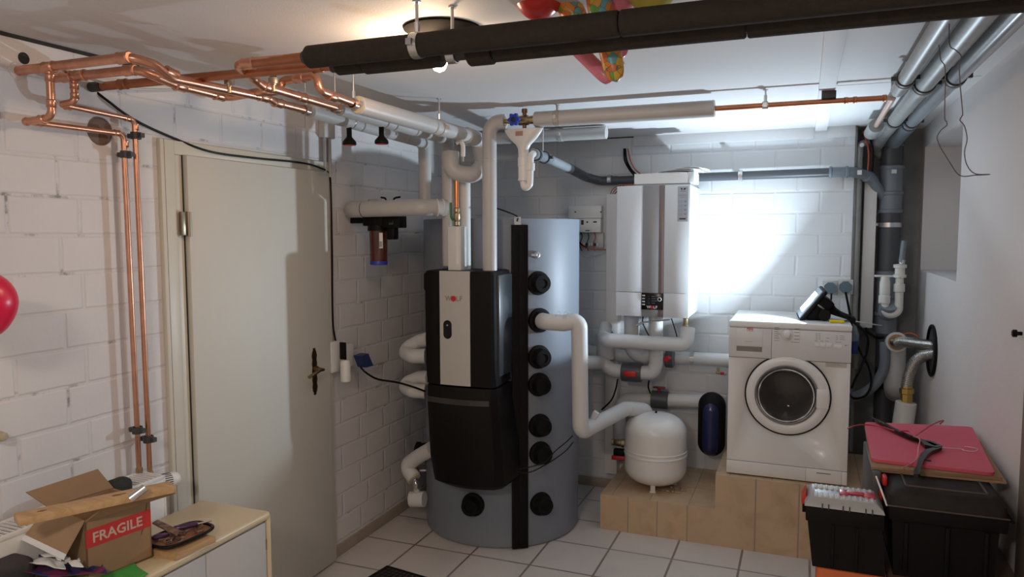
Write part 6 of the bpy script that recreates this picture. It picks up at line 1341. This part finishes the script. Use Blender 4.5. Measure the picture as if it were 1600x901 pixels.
balloon('balloon', at(1018, -22, y=1.95), 0.070, M_yelr, 'yellow balloon above the black pipes, rightmost of the ceiling balloons', 0.9)

# ================================================================== RIGHT FOREGROUND
bz = 0.648
t = thing('wooden_bench', 'brown wooden bench against the right wall under the big toolbox', 'bench', (0.45, 2.3, 0))
MB().box((0.262, 1.75, bz-0.03), (XR-0.001, 2.84, bz), 0.003).build('bench_top', M_benchw, t)
for x in (0.28, 0.585):
    for y in (1.78, 2.80): MB().box((x, y-0.015, 0), (x+0.035, y+0.02, bz-0.03), 0.002).build('leg', M_benchw, t)
yt = 2.45
def T(u, v, y=yt): return at(u, v, y=y)
tx0, tx1 = T(1386, 790).x, T(1580, 812).x; rimz = (T(1385, 789).z+T(1579, 814).z)/2
lt = at(1470, 768, y=yt+0.03).z
tb = thing('toolbox', 'large black toolbox on the wooden bench carrying cardboard and a pink board', 'toolbox', ((tx0+tx1)/2, 2.68, bz))
ytb = 2.99
MB().box((tx0+0.006, yt+0.004, rimz-0.045), (tx1-0.004, ytb, rimz), 0.006).build('rim', M_blackm, tb)
bxr = T(1564, 850).x
k = MB(); lo = [(tx0+0.016, yt+0.016), (bxr, yt+0.016), (bxr, ytb-0.02), (tx0+0.016, ytb-0.02)]; li = [(tx0+0.026, yt+0.026), (bxr-0.008, yt+0.026), (bxr-0.008, ytb-0.03), (tx0+0.026, ytb-0.03)]
A = [k.bm.verts.new((x, y, bz)) for x, y in li]; B = [k.bm.verts.new((x, y, rimz-0.03)) for x, y in lo]; k.bridge(A, B); k.face(A[::-1]); k.face(B); k.build('body', M_blackm, tb)
for x in (tx0+0.05, (tx0+tx1)/2, tx1-0.06): MB().box((x, yt+0.010, bz+0.02), (x+0.012, yt+0.024, rimz-0.05), 0.003).build('front_rib', M_blackm, tb)
k = MB(); lid = [(0.000, rimz), (0.004, rimz+0.03), (0.018, lt-0.006), (0.034, lt)]
rg = []
for ins, z in lid:
    x0_, x1_, y0_, y1_ = tx0+ins, tx1-ins, yt+ins, ytb-ins; cr_ = 0.03; pts = []
    for (cx_, cy_, a0_) in ((x1_-cr_, y0_+cr_, -PI/2), (x1_-cr_, y1_-cr_, 0), (x0_+cr_, y1_-cr_, PI/2), (x0_+cr_, y0_+cr_, PI)):
        for i in range(5): a = a0_+PI/2*i/4; pts.append((cx_+cr_*math.cos(a), cy_+cr_*math.sin(a), z))
    rg.append([k.bm.verts.new(p) for p in pts])
for A, B in zip(rg, rg[1:]): k.bridge(A, B)
k.face(rg[0][::-1]); k.face(rg[-1]); lidm = mat('dusty_black_plastic', (0.024, 0.020, 0.018), 0.65, spec=0.2, noise=0.5, nscale=30); ld = k.build('lid', lidm, tb)
dusty = mat('dusty_brown_edge', (0.085, 0.060, 0.048), 0.7, noise=0.3, nscale=30)
MB().tube([(tx0+0.002, yt-0.001, rimz+0.002), (tx1-0.002, yt-0.001, rimz+0.002)], 0.0025, 8).build('dusty_seam', dusty, ld)
k = MB(); 
for a, b in (((tx0+0.055, yt+0.05), (tx1-0.05, yt+0.05)), ((tx1-0.05, yt+0.05), (tx1-0.05, yt+0.22)), ((tx0+0.055, yt+0.05), (tx0+0.055, yt+0.22))): k.tube([(a[0], a[1], lt+0.001), (b[0], b[1], lt+0.001)], 0.0035, 8)
k.build('lid_ridge', dusty, ld)
p = T(1584, 812); MB().prism([(tx1-0.002, yt+0.02, rimz+0.012), (tx1+0.016, yt+0.02, rimz-0.012), (tx1+0.012, yt+0.02, rimz-0.018), (tx1-0.002, yt+0.02, rimz-0.008)], (0, 0.06, 0)).build('side_latch', M_blackm, tb)
# narrow case beside the toolbox
k = thing('tool_case', 'narrow dark case with red latch and silver edge left of the big toolbox', 'tool case', (tx0-0.02, 2.7, bz))
MB().box((tx0-0.034, yt+0.12, bz), (tx0-0.006, 2.95, lt+0.012), 0.006).build('case_body', mat('dark_grey_case', (0.06, 0.06, 0.065), 0.5), k)
MB().tube([at(1369, 744, y=2.55), at(1378, 768, y=2.50), at(1386, 790, y=2.47)], 0.003, 8).build('silver_edge', M_white, k)
p = at(1388, 759, y=2.56); MB().obox((tx0+0.001, 2.56, lt-0.006), (0.014, 0.04, 0.03), None, 0.005).build('red_latch', M_red, k)
p = at(1380, 790, y=2.56); MB().obox((tx0-0.008, 2.56, rimz-0.005), (0.008, 0.02, 0.04), None, 0.003).build('red_side', M_red, k)
# cardboard sheets + pink board
def slab(name, c4, z, th, m, label, cat, tilt=0.0, group=None, rnd=0.0):
    k = MB(); P4 = [Vector((p[0], p[1], z)) for p in c4]
    if rnd > 0:
        out = []
        for i in range(4):
            a, b, c = P4[i-1], P4[i], P4[(i+1) % 4]; u = (a-b).normalized(); w_ = (c-b).normalized()
            for j in range(7):
                s = j/6; out.append(b+u*rnd*(1-s)**2+w_*rnd*s**2)
        P4 = out
    k.prism(P4, (0, 0, th)); return tag(k.build(name, m), label, cat, group)
cz = lt+0.004
cA, cB, cC, cD = at(1362, 730, z=cz+0.01), at(1573, 750, z=cz+0.01), at(1532, 683, z=cz+0.02), at(1352, 662, z=cz+0.02)
slab('cardboard_sheet', [(cA.x+0.0, cA.y+0.0), (cB.x, cB.y-0.0), (cC.x, cC.y), (cD.x, cD.y)], cz-0.002, 0.007, M_cardl, 'lower cardboard sheet on the big toolbox lid, its edge sticking out at the right', 'cardboard', group=None)
slab('cardboard_sheet', [(cA.x-0.002, cA.y-0.012), (cB.x-0.012, cB.y+0.005), (cC.x-0.012, cC.y), (cD.x-0.002, cD.y)], cz+0.006, 0.010, M_card, 'thicker upper cardboard sheet directly under the pink board', 'cardboard')
pz = cz+0.017
pk = [at(1361, 717, z=pz+0.008), at(1555, 740, z=pz+0.008), at(1519, 667, z=pz+0.008), at(1351, 659.5, z=pz+0.008)]
slab('pink_board', [(p.x, p.y) for p in pk], pz, 0.010, M_pink, 'pink foam board with rounded corners on top of the toolbox stack', 'board', rnd=0.025)
hz0 = pz+0.011
def PK(u, v, dz=0.004): return at(u, v, z=hz0+dz)
p = PK(1451, 719, 0.0); o = MB().lathe((p.x, p.y, hz0-0.0008), (0, 0, 1), [(0, 0.0010), (0.008, 0.0010), (0.008, 0)], 20).build('punched_hole', M_gap, bpy.data.objects['pink_board'])
t = thing('clothes_hanger', 'black plastic clothes hanger with a steel hook on the pink board', 'clothes hanger', PK(1440, 700, 0))
def ribbon(pts, widths, th, m, name, parent, dz=0.010):
    k = MB(); P_ = [PK(u, v, dz) for u, v in pts]; A = []; 
    for i, p in enumerate(P_):
        d = (P_[min(i+1, len(P_)-1)]-P_[max(i-1, 0)]).normalized(); s = Vector((-d.y, d.x, 0)); A.append([k.bm.verts.new(p+s*widths[i]+Vector((0, 0, th/2))), k.bm.verts.new(p-s*widths[i]+Vector((0, 0, th/2))), k.bm.verts.new(p-s*widths[i]-Vector((0, 0, th/2))), k.bm.verts.new(p+s*widths[i]-Vector((0, 0, th/2)))])
    for a, b in zip(A, A[1:]): k.bridge(a, b)
    k.face(A[0][::-1]); k.face(A[-1]); return k.build(name, m, parent, sharp=50)
ribbon([(1368, 656), (1376, 660), (1390, 668), (1406, 676), (1424, 684), (1440, 689), (1456, 692), (1467, 697)], [0.004, 0.007, 0.007, 0.0075, 0.008, 0.008, 0.008, 0.005], 0.012, M_blackg, 'upper_arm', t)
ribbon([(1470, 700), (1462, 702), (1452, 705), (1444, 711), (1439, 720), (1436, 730), (1433, 739), (1431, 743)], [0.004, 0.008, 0.010, 0.010, 0.008, 0.007, 0.009, 0.006], 0.012, M_blackg, 'lower_arm', t, 0.009)
ribbon([(1440, 690), (1450, 697), (1462, 700), (1470, 698)], [0.006, 0.012, 0.010, 0.005], 0.013, M_blackg, 'neck', t, 0.010)
MB().tube(spline([PK(1358, 652, 0.01), PK(1364, 653, 0.01), PK(1371, 657, 0.01)], 5), 0.003, 8).build('arm_tip', M_blackg, t)
MB().tube(spline([PK(1470, 699, 0.01), PK(1485, 700, 0.008), PK(1500, 701, 0.006), PK(1507, 703.5, 0.004)], 6)+spline([PK(1507, 697, 0.006), PK(1515, 698.5, 0.008), PK(1524, 700, 0.010), PK(1527, 703, 0.008), PK(1521, 705.5, 0.004), PK(1512, 704.5, 0.003)][::-1], 6)[:0] , 0.0014, 8).build('hook_wire', M_chrome, t)
MB().tube(spline([PK(1507, 697.5), PK(1516, 698.5), PK(1525, 700.5), PK(1527, 703), PK(1520, 705), PK(1507, 703.5), PK(1500, 701)], 6), 0.0014, 8).build('hook', M_chrome, t)
c = MB().tube(spline([PK(1325, 669, 0.02), PK(1337, 664.5, 0.018), PK(1350, 663, 0.012), PK(1375, 666, 0.01), PK(1400, 673, 0.012), PK(1412, 673, 0.02), PK(1421, 674, 0.02), PK(1428, 681, 0.022), PK(1440, 674, 0.025), PK(1455, 664, 0.03), PK(1468, 658, 0.035), PK(1474, 657, 0.03), PK(1469, 662, 0.024)], 8), 0.0026, 8).build('red_wire', mat('dark_red_wire', (0.42, 0.03, 0.04), 0.4)); tag(c, 'dark red wire with twisted hook end lying over the pink board and hanger', 'wire')
c = MB().tube(spline([PK(1428, 681, 0.026), PK(1437, 686, 0.026), PK(1435, 700, 0.024), PK(1433, 715, 0.010), PK(1424, 724, 0.004), PK(1409, 731, 0.003)], 8), 0.0018, 8).build('thin_string', mat('pale_pink_cord', (0.65, 0.25, 0.25), 0.5)); tag(c, 'thin pink cord hanging from the knot across the black hanger', 'cord')
# small toolbox with organiser lid
ys2 = 2.42
def S(u, v, y=ys2): return at(u, v, y=y)
sx0, sx1 = S(1257, 792).x, S(1383, 806).x; sr_ = (S(1257, 790).z+S(1383, 806).z)/2; sd_ = 0.165
sb0x, sb1x = S(1269, 890).x, S(1384, 898).x; sbz = (S(1269, 890).z+S(1384, 899).z)/2-0.001
st2 = thing('toolbox', 'small black toolbox with a clear organiser lid and red handle', 'toolbox', ((sx0+sx1)/2, ys2+0.1, sbz))
k = MB(); A = [k.bm.verts.new(p) for p in ((sb0x, ys2+0.012, sbz), (sb1x, ys2+0.012, sbz), (sb1x, ys2+sd_-0.01, sbz), (sb0x, ys2+sd_-0.01, sbz))]
B = [k.bm.verts.new(p) for p in ((sx0+0.010, ys2+0.004, sr_-0.045), (sx1-0.006, ys2+0.004, sr_-0.045), (sx1-0.006, ys2+sd_, sr_-0.045), (sx0+0.010, ys2+sd_, sr_-0.045))]
k.bridge(A, B); k.face(A[::-1]); k.face(B); k.build('body', M_blackm, st2)
MB().box((sx0+0.004, ys2-0.002, sr_-0.046), (sx1-0.001, ys2+sd_+0.004, sr_), 0.004).build('rim', M_blackm, st2)
for x in (0.36, 0.66): xx = sx0+(sx1-sx0)*x; MB().box((xx, ys2+0.0, sbz+0.01), (xx+0.006, ys2+0.012, sr_-0.05), 0.001).build('body_rib', M_blackm, st2)
lz = at(1262, 762, y=ys2+sd_*0.95).z
k = MB(); A = [k.bm.verts.new(p) for p in ((sx0, ys2-0.002, sr_+0.002), (sx1, ys2-0.002, sr_+0.002), (sx1, ys2+sd_+0.002, sr_+0.002), (sx0, ys2+sd_+0.002, sr_+0.002))]
B = [k.bm.verts.new(p) for p in ((sx0+0.004, ys2+0.002, sr_+0.012), (sx1-0.004, ys2+0.002, sr_+0.012), (sx1-0.004, ys2+sd_, sr_+0.012), (sx0+0.004, ys2+sd_, sr_+0.012))]
Cc = [k.bm.verts.new(p) for p in ((sx0+0.022, ys2+0.022, sr_+0.026), (sx1-0.022, ys2+0.022, sr_+0.026), (sx1-0.022, ys2+sd_-0.018, sr_+0.026), (sx0+0.022, ys2+sd_-0.018, sr_+0.026))]
k.bridge(A, B); k.bridge(B, Cc); k.face(A[::-1]); k.face(Cc); lid2 = k.build('organiser_lid', M_clearp, st2)
for y0_ in (ys2+0.024, ys2+sd_-0.062):
    k = MB().box((sx0+0.028, y0_, sr_+0.0255), (sx1-0.028, y0_+0.042, sr_+0.0275), 0.0005)
    for i in range(11): x = sx0+0.030+i*(sx1-sx0-0.066)/10; k.box((x, y0_+0.001, sr_+0.026), (x+0.008, y0_+0.041, sr_+0.030), 0.001)
    k.build('lid_compartments', mat('clear_lid_light', (0.50, 0.50, 0.49), 0.6), lid2)
ym = ys2+sd_/2
MB().box((sx0+0.03, ym-0.026, sr_+0.024), (sx1-0.03, ym+0.026, sr_+0.027)).build('centre_recess', mat('lid_grey', (0.20, 0.20, 0.21), 0.4), lid2)
hx0 = sx0+(sx1-sx0)*0.45
MB().box((hx0, ym-0.022, sr_+0.024), (hx0+0.025, ym+0.022, sr_+0.034), 0.003).box((sx1-0.055, ym-0.022, sr_+0.024), (sx1-0.022, ym+0.022, sr_+0.034), 0.003).box((hx0+0.02, ym-0.009, sr_+0.026), (sx1-0.05, ym+0.009, sr_+0.037), 0.005).build('red_handle', mat('pinkish_red_plastic', (0.50, 0.05, 0.08), 0.35), st2)
for x in (0.22, 0.30, 0.48, 0.56, 0.76, 0.84): xx = sx0+(sx1-sx0)*x; MB().box((xx, ys2-0.004, sr_-0.002), (xx+0.003, ys2+0.003, sr_+0.014)).build('hinge_slot', M_text, lid2)
k = MB(); k.prism([(sx0+0.004, ys2+0.05, sr_+0.028), (sx0-0.010, ys2+0.05, sr_+0.002), (sx0-0.008, ys2+0.05, sr_-0.012), (sx0+0.006, ys2+0.05, sr_-0.008)], (0, 0.08, 0)); k.build('red_latch', M_red, st2)
MB().box((sx0-0.006, ys2+0.055, sr_-0.040), (sx0+0.006, ys2+0.125, sr_-0.008), 0.002).build('black_latch', M_black, st2)
oz = sbz-0.0005
p = S(1277, 893)
o = MB().box((p.x, ys2+0.005, 0.0), (0.256, ys2+0.26, oz), 0.003).build('orange_carton', M_orange); tag(o, 'orange carton standing under the small toolbox', 'box')
cloth('crumpled_paper', [at(1349, 899, z=oz-0.03), at(1385, 905, z=oz-0.03), at(1380, 896, z=oz-0.02), at(1353, 893, z=oz-0.015)], mat('pinkish_paper', (0.50, 0.42, 0.43), 0.7), 'greyish pink paper sticking out below the small toolbox', 'paper', amp=0.004, n=6, seed=9)

# door mat
m0 = at(605, 885, z=0); da = math.atan2(-0.034, 0.222)
t = thing('door_mat', 'dark ribbed floor mat lying on the tiles near the door', 'mat', (m0.x+0.2, m0.y-0.3, 0))
Rm = RZ(da); cm = m0+Rm@Vector((0.30, -0.20, 0.005))
MB().obox(cm, (0.60, 0.40, 0.008), Rm, 0.002).build('mat_rim', M_blackm, t)
k = MB()
for i in range(22):
    for j in range(14): k.obox(m0+Rm@Vector((0.035+i*0.0252, -0.033-j*0.0257, 0.010)), (0.016, 0.016, 0.003), Rm)
k.build('mat_nubs', mat('mat_brown', (0.045, 0.032, 0.028), 0.95, noise=0.4, nscale=90), t)
